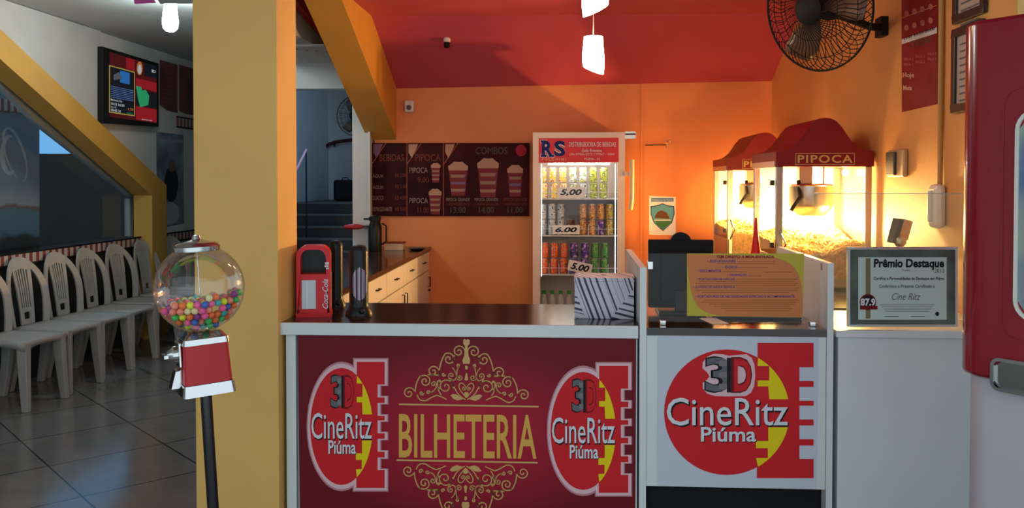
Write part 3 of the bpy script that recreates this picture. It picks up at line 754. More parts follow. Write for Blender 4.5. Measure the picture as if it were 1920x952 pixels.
# cans
def canmat(nm, c1, c2, c3):
    m = mat(nm, c1, .3, metal=.25)
    n_ = m.node_tree; b_ = n_.nodes['Principled BSDF']; t = n_.nodes.new('ShaderNodeTexCoord')
    nz = n_.nodes.new('ShaderNodeTexNoise'); nz.inputs['Scale'].default_value = 34; nz.inputs['Detail'].default_value = 1; n_.links.new(t.outputs['Object'], nz.inputs[0])
    r = n_.nodes.new('ShaderNodeValToRGB'); r.color_ramp.interpolation = 'CONSTANT'
    r.color_ramp.elements[0].color = (*c1, 1); r.color_ramp.elements[1].position = .52; r.color_ramp.elements[1].color = (*c2, 1)
    e = r.color_ramp.elements.new(.62); e.color = (*c3, 1); n_.links.new(nz.outputs[0], r.inputs[0]); n_.links.new(r.outputs[0], b_.inputs['Base Color']); return m
CM_ = {'yellow': canmat('can_yellow', (.75,.50,.05), (.8,.7,.5), (.6,.15,.03)), 'white': canmat('can_white', (.75,.75,.68), (.2,.3,.15), (.7,.6,.1)), 'lime': canmat('can_lime', (.45,.48,.04), (.15,.2,.04), (.7,.7,.4)),
  'silver': canmat('can_silver', (.42,.45,.46), (.65,.66,.64), (.06,.08,.07)), 'amber': canmat('can_amber', (.55,.25,.04), (.7,.5,.25), (.3,.05,.02)), 'brown': canmat('can_brown', (.12,.04,.015), (.2,.08,.03), (.05,.02,.01)),
  'purple': canmat('can_purple', (.06,.02,.20), (.3,.15,.4), (.5,.4,.6)), 'orange': canmat('can_orange', (.75,.10,.02), (.7,.25,.1), (.45,.05,.02)), 'green': canmat('can_green', (.05,.28,.06), (.2,.35,.08), (.02,.14,.03)),
  'gold': canmat('can_gold', (.6,.42,.05), (.4,.2,.04), (.7,.6,.3))}
alu = mat('can_aluminium', (.6,.6,.6), .3, metal=.8)
protos = {}
ordn = ['leftmost','second from left','third from left','fourth from left','fifth from left','sixth from left','rightmost']
def can(col, x, y, z, label, group):
    if col not in protos:
        t = thing('drink_can', label, 'can', (x,y,z), group=group)
        build('body', MB().lathe([(.024,0),(.0305,.006),(.0305,.108),(.026,.118)], n=16), CM_[col], t, smooth=True)
        build('lid', MB().lathe([(.026,.118),(.026,.121),(.0225,.119),(0,.119)], n=16), alu, t, smooth=True)
        protos[col] = t; return t
    t = copy_tree(protos[col]); t.location = (x,y,z); t.rotation_euler.z = random.uniform(0, 6); t['label'] = label; t['group'] = group; return t
rows = [
 (0, 'top', [1020,1039,1056,1075,1094,1113,1131,], 'lower', ['yellow','yellow','yellow','white','silver','lime','lime']),
 (0, 'top', [1018,1036,1055,1074,1093,1112,1132], 'upper', ['yellow','yellow','yellow','white','white','lime','lime']),
 (1, 'middle', [1018,1035,1052,1070,1093,1110,1126,1143], 'lower', ['silver','silver','silver','brown','amber','amber','purple','gold']),
 (1, 'middle', [1018,1035,1052,1093,1110,1126,1143], 'upper', ['silver','silver','silver','amber','amber','amber','gold']),
 (2, 'bottom wire', [1021,1039,1057,1076,1096,1115,1133], 'lower', ['orange','orange','orange','purple','purple','green','green']),
 (2, 'bottom wire', [1022,1040,1058,1077,1097,1116,1134], 'upper', ['orange','orange','orange','purple','purple','green','green'])]
for si, nm, xs, tier, cols in rows:
    z = zshelf(shelves[si])+.0005+(.1225 if tier == 'upper' else 0)
    # keep clear of the neighbours: stand them on an even pitch
    lo_, hi_ = XY(xs[0],Yq), XY(xs[-1],Yq)
    last = -9
    for k, (px, c) in enumerate(zip(xs, cols)):
        x = max(XY(px, Yq), last+.0625); last = x
        same = [i for i, cc_ in enumerate(cols) if cc_ == c]
        pos = same.index(k); N = len(same)
        pw = {1: ['the only'], 2: ['left','right'], 3: ['left','middle','right']}.get(N, ['first','second','third','fourth'])[pos]
        can(c, x, Yq, z, '%s %s can in the %s row on the %s fridge shelf' % (pw, c, tier, nm), 'cans in the drinks fridge')
# bottles with green caps
pet = mat('pet_bottle', (.62,.66,.62), .2, alpha=.75)
pb = None
for k, px in enumerate((1020,1033,1047,1060)):
    x = XY(1020, Yq)+k*.066; lab = '%s clear water bottle with green cap at the fridge bottom' % ['leftmost','second from left','third from left','rightmost'][k]
    if pb is None:
        pb = thing('water_bottle', lab, 'bottle', (x,Yq,zb3), group='green-capped bottles in the fridge')
        build('body', MB().lathe([(.029,0),(.031,.01),(.031,.11),(.028,.13),(.030,.15),(.016,.185),(.013,.19),(.013,.2)], n=18), pet, pb, smooth=True)
        build('cap', MB().lathe([(.016,.198),(.016,.222),(.014,.224),(0,.224)], n=16), flat('green_cap', (.04,.32,.06)), pb, smooth=True)
    else: c = copy_tree(pb); c.location = (x,Yq,zb3); c['label'] = lab
# price cards
pcm = flat('card_white', (.92,.90,.88))
for (x0,y0,x1,y1,t,rot,lb) in ((1045,351,1096,371,'5,00',0,'white 5,00 price card clipped to the top fridge shelf'),(1036,422,1087,439,'6.00',0,'white 6.00 price card clipped to the middle fridge shelf'),(1065,491,1110,511,'5.00',.22,'tilted white 5.00 price card clipped to the lowest wire shelf')):
    B = Board((0, YF+.046, 0), (0,-1,0)); cx, cy = (x0+x1)/2, (y0+y1)/2
    fn = lambda x, y, cx=cx, cy=cy, rot=rot: (cx+(x-cx)*math.cos(rot)-(y-cy)*math.sin(rot), cy+(x-cx)*math.sin(rot)+(y-cy)*math.cos(rot))
    pc = build('price_card', MB().prism([B.pt(*fn(x, y)) for x, y in ((x0,y0),(x1,y0),(x1,y1),(x0,y1))], (0,.002,0)), pcm)
    tag(pc, lb, 'price card', 'price cards in the fridge')
    lm = MB(); B.text(lm, t, x0+5, y0+3.5, x1-5, y1-3.5, .0008, prDark, bold=.035, shear=.25, fn=fn); build('lettering', lm, None, pc)

# ================================================================== back-left counter
Yk0 = 4.4; zb = ZY(462, YB, 808); xk = XY(808, YB)
kc = thing('back_counter', 'dark topped white cabinet counter running along left of the kiosk', 'counter', (xk-.25, 5.9, 0))
build('worktop', inloc(kc, MB().box((-1.60,Yk0,zb-.03), (xk,YB-.003,zb))), wenge, kc, bevel=.002)
build('carcass', inloc(kc, MB().box((-1.58,Yk0+.02,0.08), (xk-.03,YB-.005,zb-.031))), whitew, kc)
dk = mat('dark_handle', (.03,.02,.02), .4)
yy = Yk0+.02
for k in range(5):
    y0 = Yk0+.03+k*.59; y1 = y0+.575
    d = build('door', inloc(kc, MB().box((xk-.029,y0,.1), (xk-.012,y1,zb-.20))), whitew, kc, bevel=.002)
    yh = y1-.05 if k % 2 == 0 else y0+.05
    build('handle', inloc(kc, MB().tube([(xk-.012,yh,zb-.33),(xk+.006,yh,zb-.33),(xk+.006,yh,zb-.25),(xk-.012,yh,zb-.25)], .005, 6).ball((xk-.002,yh,zb-.36), .012, 8)), dk, d)
    d = build('drawer', inloc(kc, MB().box((xk-.029,y0,zb-.19), (xk-.012,y1,zb-.04))), whitew, kc, bevel=.002)
    ym_ = (y0+y1)/2
    build('handle', inloc(kc, MB().tube([(xk-.012,ym_-.04,zb-.11),(xk+.006,ym_-.04,zb-.11),(xk+.006,ym_+.04,zb-.11),(xk-.012,ym_+.04,zb-.11)], .005, 6)), dk, d)
# items on it
Yb_ = 6.9
sb = thing('pump_flask', 'tall black flask with pump top on the back counter', 'flask', (XY(703,Yb_)+.0, Yb_, zb))
r_ = 13/(F/Yb_)
build('body', MB().lathe([(r_*.95,0),(r_,.01),(r_,.19),(r_*.8,.22),(r_*.7,.24)], n=20), black, sb, smooth=True)
build('pump_lid', MB().lathe([(r_*.85,.24),(r_*.9,.27),(r_*.5,.285),(0,.285)], n=20).box((-.09,-.01,.245), (0,.01,.262)), black, sb, smooth=True)
build('handle', MB().tube([(r_,0,.22),(r_+.035,0,.2),(r_+.035,0,.08),(r_,0,.05)], .007, 8), black, sb, smooth=True)
c = W(740, 459, Z=zb)
wbx = thing('paper_box', 'low cream box with dark red lid line on the back counter', 'box', (XY(740,7.0), 7.0, zb))
build('base', MB().box((-.075,-.05,.001), (.075,.05,.055)), prCream, wbx, bevel=.002); build('lid', MB().box((-.078,-.053,.055), (.078,.053,.065)), flat('box_lid', (.3,.05,.03)), wbx)
tr = thing('tray', 'small dark oval tray lying right of the cream box', 'tray', (XY(782,7.0), 7.0, zb))
build('plate', MB().lathe([(.05,0.001),(.075,.014),(.078,.014),(.052,.004)], n=24), black, tr, smooth=True)
build('pen', MB().tube([(-.06,-.02,.018),(.05,.02,.018)], .005, 8), prGrey, tr)
# red scoop by the partition
c = W(655, 425, Y=7.2)
rs = thing('red_cap', 'red peaked object hanging on the grey partition edge', 'cap', (-1.75, 7.2, c.z))
build('crown', MB().ball((0,0,0), .07, 14, sc=(1.3,.8,.35)), redbody, rs, smooth=True)
build('strap', MB().box((.05,-.012,-.008), (.115,.07,.008)), dk, rs)

# menu board
MBd = Board((0, YB-.02, 0), (0,-1,0))
mm = mat('menu_print', (.045,.005,.007), .6, spec=.12, noise=.7, nscale=2.5)
mo = MB(); MBd.slab(mo, [(696,268),(993,268),(992,405),(697,405)], .015)
mo = build('menu_board', mo, mm); tag(mo, 'wide dark red printed price menu board on the orange back wall', 'menu board')
t1 = MB(); dim = flat('menu_dim_red', (.20,.05,.03)); pale = flat('menu_pale', (.34,.24,.21)); dimg = flat('menu_dim_green', (.10,.10,.06)); line_ = flat('menu_line', (.36,.10,.05))
for x in (763, 831.5): MBd.line(t1, [(x,268),(x,405)], 1.3, .001, line_)
for x0 in (697, 763, 832): MBd.line(t1, [(x0,308),(x0+27,268)], 1.5, .001, line_)
MBd.text(t1, 'BEBIDAS', 712, 289, 757, 302, .001, dim); MBd.text(t1, 'PIPOCA', 779, 289, 826, 302, .001, dim); MBd.text(t1, 'COMBOS', 892, 276, 951, 289, .001, dimg)
for k, (a, p) in enumerate((('ÁGUA','3.00'),('ÁGUA','3.50'),('SUCO','4.00'),('REFRIGERANTE','5.00'))):
    y = 325+k*21; MBd.text(t1, a, 699, y, 719 if k < 3 else 735, y+8, .001, pale); MBd.text(t1, 'R$ '+p, 741, y, 761, y+8, .001, dim)
for y, p in ((314,'9.00'),(371,'11.00')): MBd.text(t1, 'PIPOCA', 768, y, 802, y+10, .001, pale); MBd.text(t1, p, 783, y+18, 804, y+28, .001, dim)
for x, w_, p in ((837,44,'13.00'),(890,44,'14.00'),(944,44,'11.00')):
    MBd.text(t1, 'PIPOCA GRANDE', x, 371, x+w_, 377, .001, pale if x < 900 else dim); MBd.text(t1, '+ REFRIGERANTE', x, 380, x+w_, 385, .001, dim); MBd.text(t1, p, x+8, 388, x+w_-8, 399, .001, dimg if x > 800 else dim)
MBd.ell(t1, 977, 282, 10, 11, .001, flat('menu_badge', (.42,.02,.04)), 20)
build('lettering', t1, None, mo)
t2 = MB(); pop = flat('menu_popcorn', (.50,.28,.18)); cupr = flat('menu_cup_red', (.22,.03,.035)); cupw = flat('menu_cup_pale', (.36,.20,.14)); cupv = flat('menu_cup_violet', (.22,.12,.24))
def cup(cx, y0, y1, w, two=False, lid=None):
    h = y1-y0; tp = [(cx-w/2, y0+h*.28)]
    for i in range(9):
        a = PI*(1-i/8); tp.append((cx+w/2*math.cos(a)*(1.05+.1*(i % 2)), y0+h*.24-h*.2*math.sin(a)*(1+.12*(i % 2))))
    tp.append((cx+w/2, y0+h*.28))
    MBd.poly(t2, tp, .0016, pop)
    MBd.poly(t2, [(cx-w/2,y0+h*.28),(cx+w/2,y0+h*.28),(cx+w*.36,y1),(cx-w*.36,y1)], .0012, cupr)
    for k in range(3):
        yk = y0+h*(.4+.2*k); MBd.poly(t2, [(cx-w*.40,yk),(cx+w*.40,yk),(cx+w*.34,yk+h*.08),(cx-w*.36,yk+h*.08)], .0015, (cupw, cupv)[1 if lid and k == 1 else 0])
cup(817,304,342,17); cup(816,352,402,23); cup(859,301,367,35, lid=1); cup(915,294,370,38); cup(966,307,368,28, lid=1)
for x0 in (697, 763, 832):
    MBd.poly(t2, [(x0+3,270),(x0+21,270),(x0+17,280),(x0+9,296),(x0+3,286)], .0016, (cupv if x0 == 697 else pop))
build('picture', t2, None, mo)

# crest sticker
cb = Board((0, YB-.002, 0), (0,-1,0)); cs = MB(); cb.slab(cs, [(1217,367),(1267,369),(1267,441),(1217,440)], .0015); cs = build('crest_sheet', cs, flat('crest_paper', (.85,.92,1.0))); tag(cs, 'white paper with blue town crest on the back wall', 'sign')
c2 = MB(); cb.rect(c2, 1221,371,1263,378,.001,prBlue); cb.text(c2, 'Prefeitura de Piúma', 1223,372.5,1261,376.5,.0015,prWhite)
shield = lambda e: [(1220+e,386+e),(1232,385+e),(1242,381+e),(1252,385+e),(1264-e,386+e),(1265-e,400),(1260-e,418),(1243,433-e),(1226+e,418),(1220+e,402)]
cb.poly(c2, shield(0), .001, prNavy); cb.poly(c2, shield(1.5), .0014, flat('crest_blue', (.12,.42,.62)))
cb.poly(c2, [(1227,408),(1232,398),(1240,394),(1250,398),(1256,410)], .0018, prBrown); cb.poly(c2, [(1226,410),(1260,410),(1257,418),(1243,430),(1230,420)], .0018, prGreen); cb.rect(c2, 1227,411,1258,414,.0021,prWhite)
build('emblem', c2, None, cs)
# conduit on the back wall, hook
cx = XY(1203,YB)
cdt = build('wall_conduit', MB().box((cx-.009,YB-.014,.0), (cx+.009,YB-.001,zr_-.02)), orange); tag(cdt, 'thin vertical orange cable cover on the back wall beside the fridge', 'cable cover')
hk = thing('wall_bracket', 'thin metal hook bracket on the wall above the crest sheet', 'bracket', (XY(1232,YB), YB, ZY(272,YB,1232)))
build('rod', MB().tube([(-.1,-.01,0),(.07,-.03,0)], .004, 6), dk, hk); build('hook', MB().tube([(.07,-.03,-.03),(.085,-.03,.0),(.07,-.03,.03),(.095,-.03,.04),(.11,-.03,.02)], .006, 6), steel, hk)
# motion sensor
ms_ = thing('motion_sensor', 'small white motion sensor high on the orange back wall', 'sensor', (XY(769,YB), YB, ZY(200,YB,769)))
build('housing', MB().box((-.04,-.05,-.05), (.04,-.002,.05)), whitew, ms_, bevel=.012); build('lens', MB().ball((0,-.05,-.01), .022, 12), prGrey, ms_, smooth=True)
# ceiling sprinkler-like socket
vv = W(838, 104, Y=6.7); zc_s = None
sq = thing('ceiling_lamp_socket', 'bare dark lamp socket on the red sloping ceiling', 'socket', (W(838,104,Y=6.75).x, 6.75, 2.60))
build('base', MB().lathe([(.028,-.03),(.028,.05)], n=14), whitew, sq, smooth=True); build('socket', MB().lathe([(.016,-.075),(.024,-.06),(.022,-.03)], n=12), blackm, sq, smooth=True)

# ================================================================== pendants
shade_m = mat('lit_opal_shade', (1,.9,.8), .4, emit=PENDANT, ecol=(1,.70,.46))
def pendant(px, Y, ytop, ybot, w, zceil, label):
    s = F/Y; x = XY(px, Y); z1 = ZY(ytop, Y, px); z0 = ZY(ybot, Y, px); r = w/s/2; h = z1-z0
    t = thing('pendant_lamp', label, 'lamp', (x, Y, zceil), group='pendant lamps under the red ceiling')
    k = 26; vs = []; prof = [(.86,0),(.90,-.25),(1.0,-.55),(1.0,-.8),(.92,-1.0)]
    for (rr, zz_) in prof:
        for j in range(k):
            a = 2*PI*j/k; dz = (.09*math.cos(a))*(-zz_)*(-1 if True else 1) - (.05 if zz_ == -1 else 0)*math.cos(2*a)
            vs.append((r*rr*math.cos(a), r*rr*math.sin(a), (z1-zceil)+h*zz_*(1+.12*math.cos(a)*(1 if ytop > 20 else -1))))
    fs = [(i*k+j, i*k+(j+1) % k, (i+1)*k+(j+1) % k, (i+1)*k+j) for i in range(len(prof)-1) for j in range(k)] + [tuple(range(k))]
    build('shade', MB().raw(vs, fs), shade_m, t, smooth=True)
    build('cord', MB().tube([(0,0,0),(0,0,z1-zceil)], .003, 6), mat('cord_cream', (.7,.5,.35), .5), t)
    build('canopy', MB().lathe([(.05,0),(.05,-.012),(.02,-.03)], n=18), whitew, t, smooth=True)
    return t
pendant(1112, 5.0, 69, 132, 41, zc, 'lit white pendant lamp, the lower one in view')
pendant(1116, 4.0, -72, 20, 51, zc, 'lit white pendant lamp cut by the top of the picture')

# ================================================================== popcorn machines
ppm = mat('popcorn', (.66,.42,.15), .8, noise=.25, nscale=60, bump=1.0, bscale=70)
Y1 = 4.94; px0 = XY(1456, Y1); px1 = XR-.02
pz = lambda y: ZY(y, Y1, 1540)
kct = thing('popcorn_counter', 'dark counter along the right wall under the popcorn machines', 'counter', (1.28, 5.7, 0))
zpc = .90
build('worktop', inloc(kct, MB().box((.92,4.25,zpc-.03), (XR-.004,YB-.004,zpc))), wenge, kct)
build('carcass', inloc(kct, MB().box((.95,4.28,0), (XR-.006,YB-.006,zpc-.031))), whitew, kct)
pm = thing('popcorn_machine', 'nearer lit popcorn machine with dark red ogee roof and steel kettle', 'popcorn machine', ((px0+px1)/2, Y1, zpc+.001), group='popcorn machines on the right counter')
cx = (px0+px1)/2; hw = (px1-px0)/2; D = .60; ZB = zpc+.001
L = lambda z: z-ZB
z_base = L(.955); z_side = L(1.085); z_sk0 = L(pz(312)); z_sk1 = L(pz(284)); z_ap = L(pz(221))
build('base', MB().box((-hw,0,.012), (hw,D,z_base)).box((-hw,0.0,z_base), (-hw+.012,D,z_side)).box((hw-.012,0,z_base), (hw,D,z_side)).box((-hw,D-.012,z_base), (hw,D,z_side)), steel, pm, bevel=.002)
for sx_ in (-1, 1):
    for y in (.03, D-.03): build('foot', MB().lathe([(.015,0),(.018,.012)], (sx_*(hw-.03),y,0), 12), black, pm)
for sx_ in (-1, 1):
    for y in (0, D-.03):
        a = -hw if sx_ < 0 else hw-.036
        build('post', MB().box((a,y,z_side if y else z_base), (a+.036,y+.03,z_sk0)), steel, pm, bevel=.003)
build('glass_pane', MB().box((-hw+.037,.010,z_base), (hw-.037,.014,z_sk0)), glass, pm)
for sx_ in (-1, 1): build('glass_pane', MB().box((sx_*(hw-.008)-.002,.031,z_side), (sx_*(hw-.008)+.002,D-.031,z_sk0)), glass, pm)
build('glass_pane', MB().box((-hw+.037,D-.016,z_side), (hw-.037,D-.012,z_sk0)), glassmat('frosted_back', (1,.95,.85), refl=.05, milk=.55), pm)
# roof ogee
e = .006
pr = [(-hw-e, z_sk0), (-hw-e, z_sk1)]
og = []
TBL = [(0,1),(.12,.98),(.22,.91),(.34,.73),(.43,.53),(.54,.30),(.70,.12),(.85,.04),(1,0)]
for i in range(41):
    u = -1+2*i/40; au = abs(u)
    for (a_, h0_), (b_, h1_) in zip(TBL, TBL[1:]):
        if a_ <= au <= b_+1e-9: hgt = h0_+(h1_-h0_)*(au-a_)/(b_-a_); break
    og.append((u*(hw+e), z_sk1+(z_ap-z_sk1)*hgt))
pr += og + [(hw+e, z_sk1), (hw+e, z_sk0)]
roof = MB().prism([(x, -.012, z) for x, z in pr], (0,D+.024,0))
build('roof', roof, mat('dark_red_enamel', (.20,.006,.010), .45, spec=.3), pm)
build('roof_trim', MB().box((-hw-.008,.02,z_sk0-.004), (-hw+.02,D,z_sk0+.03)), steel, pm)
pl_ = MB(); zc0 = (z_sk0+z_sk1)/2
serif = mat('pipoca_gold', (.55,.38,.14), .4)
pw = hw*.62; ph = .032
for a in ((-pw,zc0+ph-.003,pw,zc0+ph),(-pw,zc0-ph,pw,zc0-ph+.003),(-pw,zc0-ph,-pw+.003,zc0+ph),(pw-.003,zc0-ph,pw,zc0+ph)): pl_.box((a[0],-.0145,a[1]), (a[2],-.0125,a[3]), serif)
vs, fs = textmesh('PIPOCA', .02, 0, 1.15); bx1 = max(v.x for v in vs); bx0 = min(v.x for v in vs); by1 = max(v.y for v in vs)
pl_.raw([(-pw+.012+(v.x-bx0)/(bx1-bx0)*(2*pw-.024), -.0145, zc0-.020+v.y/by1*.042) for v in vs], fs, serif)
build('lettering', pl_, None, pm)
# kettle
kx = XY(1521,Y1+.25)-cx; s2 = F/(Y1+.25); kr = 40/s2; kz1 = L(ZY(349,Y1+.25,1521)); kz0 = L(ZY(404,Y1+.25,1521)); kzm = L(ZY(384,Y1+.25,1521))
kt = build('kettle', MB().lathe([(kr*.5,kz0),(kr*.62,kz0+.004),(kr*.96,kzm-.01),(kr,kzm+.005),(kr,kz1),(kr*1.03,kz1+.004),(kr*.9,kz1+.012),(0,kz1+.02)], (kx,.25,0), 28), steel, pm, smooth=True)
build('hanger', MB().box((kx-.075,.22,kz1+.015), (kx+.0,.28,z_sk0+.01)).tube([(kx+.07,.25,kz1),(kx+.07,.25,z_sk0)], .006, 8), steel, kt, bevel=.003)
build('lever', MB().tube([(kx-.085,.2,kz1+.03),(kx-.09,.14,kz1-.06),(kx-kr-.02,.12,kzm-.03)], .012, 8), black, kt, smooth=True)
# hinges and handle on the side door
for z in (z_sk0-.09, z_side+.06): build('hinge', MB().box((-hw-.022,.035,z-.015), (-hw,.07,z+.015)), dk, pm, bevel=.004)
build('door_handle', MB().tube([(-hw+.02,-.004,z_side+.14),(-hw+.045,-.03,z_side+.07),(-hw+.02,-.004,z_side)], .004, 8), chrome, pm)
# popcorn heap
hp_ = MB(); NX, NY = 34, 34
for i in range(NX):
    for j in range(NY):
        pass
vs = []
for i in range(NX+1):
    for j in range(NY+1):
        u = i/NX; v = j/NY; x = -hw+.018+u*(2*hw-.036); y = .022+v*(D-.045)
        z = L(1.10)+.10*v+.05*u*(1-v)+.02*math.sin(u*9+v*5)+random.uniform(-.007,.007)
        vs.append((x,y,z))
fs = [(i*(NY+1)+j, (i+1)*(NY+1)+j, (i+1)*(NY+1)+j+1, i*(NY+1)+j+1) for i in range(NX) for j in range(NY)]
b0_ = len(vs)
hp_.raw(vs, fs)
fr_ = []
for i in range(NX+1):
    for kz in range(9):
        u = i/NX; x = -hw+.018+u*(2*hw-.036); zt2 = vs[i*(NY+1)][2]; fr_.append((x, .022+random.uniform(-.004,.004), z_base+.002+(zt2-z_base-.002)*kz/8))
hp_.raw(fr_, [(i*9+k, (i+1)*9+k, (i+1)*9+k+1, i*9+k+1) for i in range(NX) for k in range(8)])
for i in range(420):
    u = random.random(); v = random.random()**1.5; x = -hw+.03+u*(2*hw-.06); y = .03+v*(D-.07); z = L(1.10)+.10*v+.05*u*(1-v)+.02*math.sin(u*9+v*5)+.004
    hp_.ball((x,y,z), random.uniform(.006,.010), 6)
h_ = build('popcorn_heap', hp_, ppm, pm, merge=False); h_['kind'] = 'stuff'
# lamps inside
hot = mat('popcorn_bulb', (1,.8,.5), emit=60, ecol=(1,.72,.32))
build('heat_bulb', MB().ball((kx+.06,.42,z_sk0-.06), .028, 12).ball((hw-.05,.30,z_sk0-.03), .02, 10), hot, pm, smooth=True)
def ptlight(name, loc, col, e, r, parent=None):
    l = bpy.data.lights.new(name, 'POINT'); l.color = col; l.energy = e; l.shadow_soft_size = r
    o = bpy.data.objects.new(name, l); C.collection.objects.link(o); o.location = loc
    if parent: o.parent = parent
    return o
ptlight('cabinet_light', (kx+.04,.44,z_side+.17), (1,.60,.20), POPLIGHT, .03, pm)
ptlight('cabinet_light', (hw-.10,.15,z_side+.15), (1,.62,.16), 22, .02, pm)  # second light added for the yellow wall glow; no bulb stands here
p2 = copy_tree(pm); p2['label'] = 'farther lit popcorn machine with red ogee roof, behind the nearer one'
Y2 = 6.40; p2.location = (pm.location.x, Y2, ZB)
# slanted little box on the right machine side: POS terminal
Yp = 4.35; c = W(1672, 455, Y=Yp)
po = thing('card_terminal', 'tilted dark screen on a stand seen above the framed award', 'terminal', (c.x, Yp, zpc+.0))
build('stand', MB().tube([(.03,0,0),(.03,0,c.z-zpc-.02)], .016, 10).box((-.05,-.05,.0), (.09,.07,.015)).ball((.035,-.01,c.z-zpc+.01), .032, 10), steel, po, smooth=True)
build('screen', MB().box((-.012,-.03,c.z-zpc), (.012,.03,c.z-zpc+.12), rot=(0,.28,.2), piv=(0,0,c.z-zpc)), black, po, bevel=.003)
build('cover', MB().box((.013,-.028,c.z-zpc+.03), (.06,.028,c.z-zpc+.125), rot=(0,.28,.2), piv=(0,0,c.z-zpc)), steel, po)
# pointed red bottle
Yr = 4.5; x = XY(1398, Yr)+0.0; zt3 = ZY(408, Yr, 1398)
rb = thing('sauce_bottle', 'slim red squeeze bottle with pointed nozzle behind the notice sheet', 'bottle', (max(x, .96), Yr, zpc))
hr = zt3-zpc
build('body', MB().lathe([(.03,0),(.032,.01),(.031,hr*.5),(.022,hr*.62)], n=18), redpl, rb, smooth=True); build('nozzle', MB().lathe([(.022,hr*.62),(.012,hr*.8),(.005,hr),(0,hr)], n=14), redpl, rb, smooth=True)

# ================================================================== wall fans
def fan(loc, normal, r, label, wires=64, up=None, armto=None, blade=True, grp=None):
    N_ = Vector(normal).normalized(); t = thing('wall_fan', label, 'fan', loc)
    R = Vector((0,0,1)).rotation_difference(N_).to_matrix()
    # local frame: z = facing direction
    A = N_.cross(Vector((0,0,1))).normalized(); B = A.cross(N_)
    P = lambda x, y, z: A*x + B*y + N_*z
    g = MB(); wr = r*.0065
    g.tube([P(r*math.cos(a), r*math.sin(a), 0) for a in [2*PI*i/56 for i in range(56)]], r*.018, 6, closed=True)
    for side, dep, tw in ((1, .22, .55), (-1, .22, -.35)):
        m_n = wires if side > 0 else wires//2
        for k in range(m_n):
            a0_ = 2*PI*k/m_n; pts = []
            for i in range(9):
                f = .22+.78*i/8; a = a0_+tw*(1-f)+.10*math.sin(f*9)*side; zz_ = side*r*dep*(1-f**2.2)
                pts.append(P(r*f*math.cos(a), r*f*math.sin(a), zz_))
            g.tube(pts, wr, 4, cap=False)
        for f in (.5,.8):
            zz_ = side*r*dep*(1-f**2.2); g.tube([P(r*f*math.cos(a), r*f*math.sin(a), zz_) for a in [2*PI*i/40 for i in range(40)]], wr, 4, closed=True)
    build('grille', g, blackm, t, merge=False)
    h = MB(); h.lathe([(r*.05,r*.20),(r*.22,r*.21),(r*.25,r*.235),(r*.2,r*.27),(0,r*.28)], n=24, axis=tuple(N_)); build('hub_cap', h, blackm, t, smooth=True)
    h = MB(); h.lathe([(0,-r*.52),(r*.18,-r*.5),(r*.24,-r*.42),(r*.24,-r*.24),(r*.1,-r*.16),(r*.05,r*.2)], n=24, axis=tuple(N_)); mo_ = build('motor', h, blackm, t, smooth=True)
    if blade:
        for k in range(3):
            bm_ = MB(); a_ = 2*PI*k/3+.9; vs = []
            for i in range(7):
                f = .12+.78*i/6
                for j in range(5):
                    v = -1+j/2; wd = (.16+.38*math.sin(PI*min(1, f*1.0))**.8)
                    an = a_+v*wd*.75+.3*f; vs.append(P(r*f*math.cos(an), r*f*math.sin(an), r*(.02+.07*v)))
            bm_.raw(vs, [(i*5+j, i*5+j+1, (i+1)*5+j+1, (i+1)*5+j) for i in range(6) for j in range(4)])
            o = build('blade', bm_, mat('fan_blade', (.13,.07,.04), .4), t, smooth=True)
            sd = o.modifiers.new('s', 'SOLIDIFY'); sd.thickness = .003
    if armto is not None:
        d = Vector(armto)-Vector(loc); a = MB()
        st_ = -N_*r*.45
        a.tube([st_, st_+Vector((0,0,-r*.15)), d*.75+Vector((0,0,-.01)), d*.93], [.02,.022,.02,.022], 10)
        a.box(tuple(d*.93+Vector((-.005,-.035,-.045))), tuple(d+Vector((-.001,.035,.06))))
        build('wall_arm', a, blackm, t, smooth=True)
    return t
Yfan = 4.45
fc = W(1533, 14, Y=Yfan)
arm = W(1658, 55, X=XR)
fan(fc, (-.80,-.56,-.22), 116/(F/Yfan), 'black caged wall fan on the right wall under the red ceiling', armto=arm)
Yf2 = 9.6; fc2 = W(667, 217, Y=Yf2)
fan(fc2, (-.15,-1,0), 38/(F/Yf2), 'dark caged fan in the stairwell behind the sloping beam', wires=40, armto=(-1.785, Yf2+.1, fc2.z))

# ================================================================== right wall things
RB = Board((XR-.004, 0, 0), (-1,0,0))
po1 = MB(); RB.slab(po1, [(1690,-60),(1758,-80),(1757,195),(1691,210)], .0035); po1 = build('wall_poster', po1, mat('poster_maroon', (.20,.012,.018), .4, noise=.3, nscale=4)); tag(po1, 'tall maroon programme poster on the right wall beside the fan', 'poster')
t = MB(); sk = lambda x, y: (x, y-(x-1690)*.24)
RB.poly(t, [(1691,74),(1757,51),(1757,62),(1691,83)], .0008, prWhite); RB.text(t, '(28) 3520-0000', 1695, 72, 1754, 78, .0012, prDark, bold=.02, fn=lambda x, y: (x, y-(x-1690)*.33))
for y in (20,46): 
    for i in range(4): RB.ell(t, 1700+i*15, y+6-(i*15)*.3, 4.5, 6, .0008, flat('poster_pale', (.42,.16,.12)), 10)
RB.line(t, [(1691,34),(1757,10)], 1, .0008, gold)
for y in (108,118):
    for i in range(3): RB.text(t, 'SALA %d' % (i+1), 1695+i*22, y-i*5, 1712+i*22, y+5-i*5, .0008, flat('poster_pink', (.55,.22,.2)))
RB.text(t, 'Hoje', 1693, 136, 1714, 148, .0008, prCream, bold=.02); RB.text(t, 'Meia', 1694, 160, 1710, 169, .0008, prCream, bold=.02)
RB.text(t, 'CINEMA', 1706, 78, 1748, 90, .0008, dimg, fn=lambda x, y: (x, y-(x-1706)*.25))
build('lettering', t, None, po1)
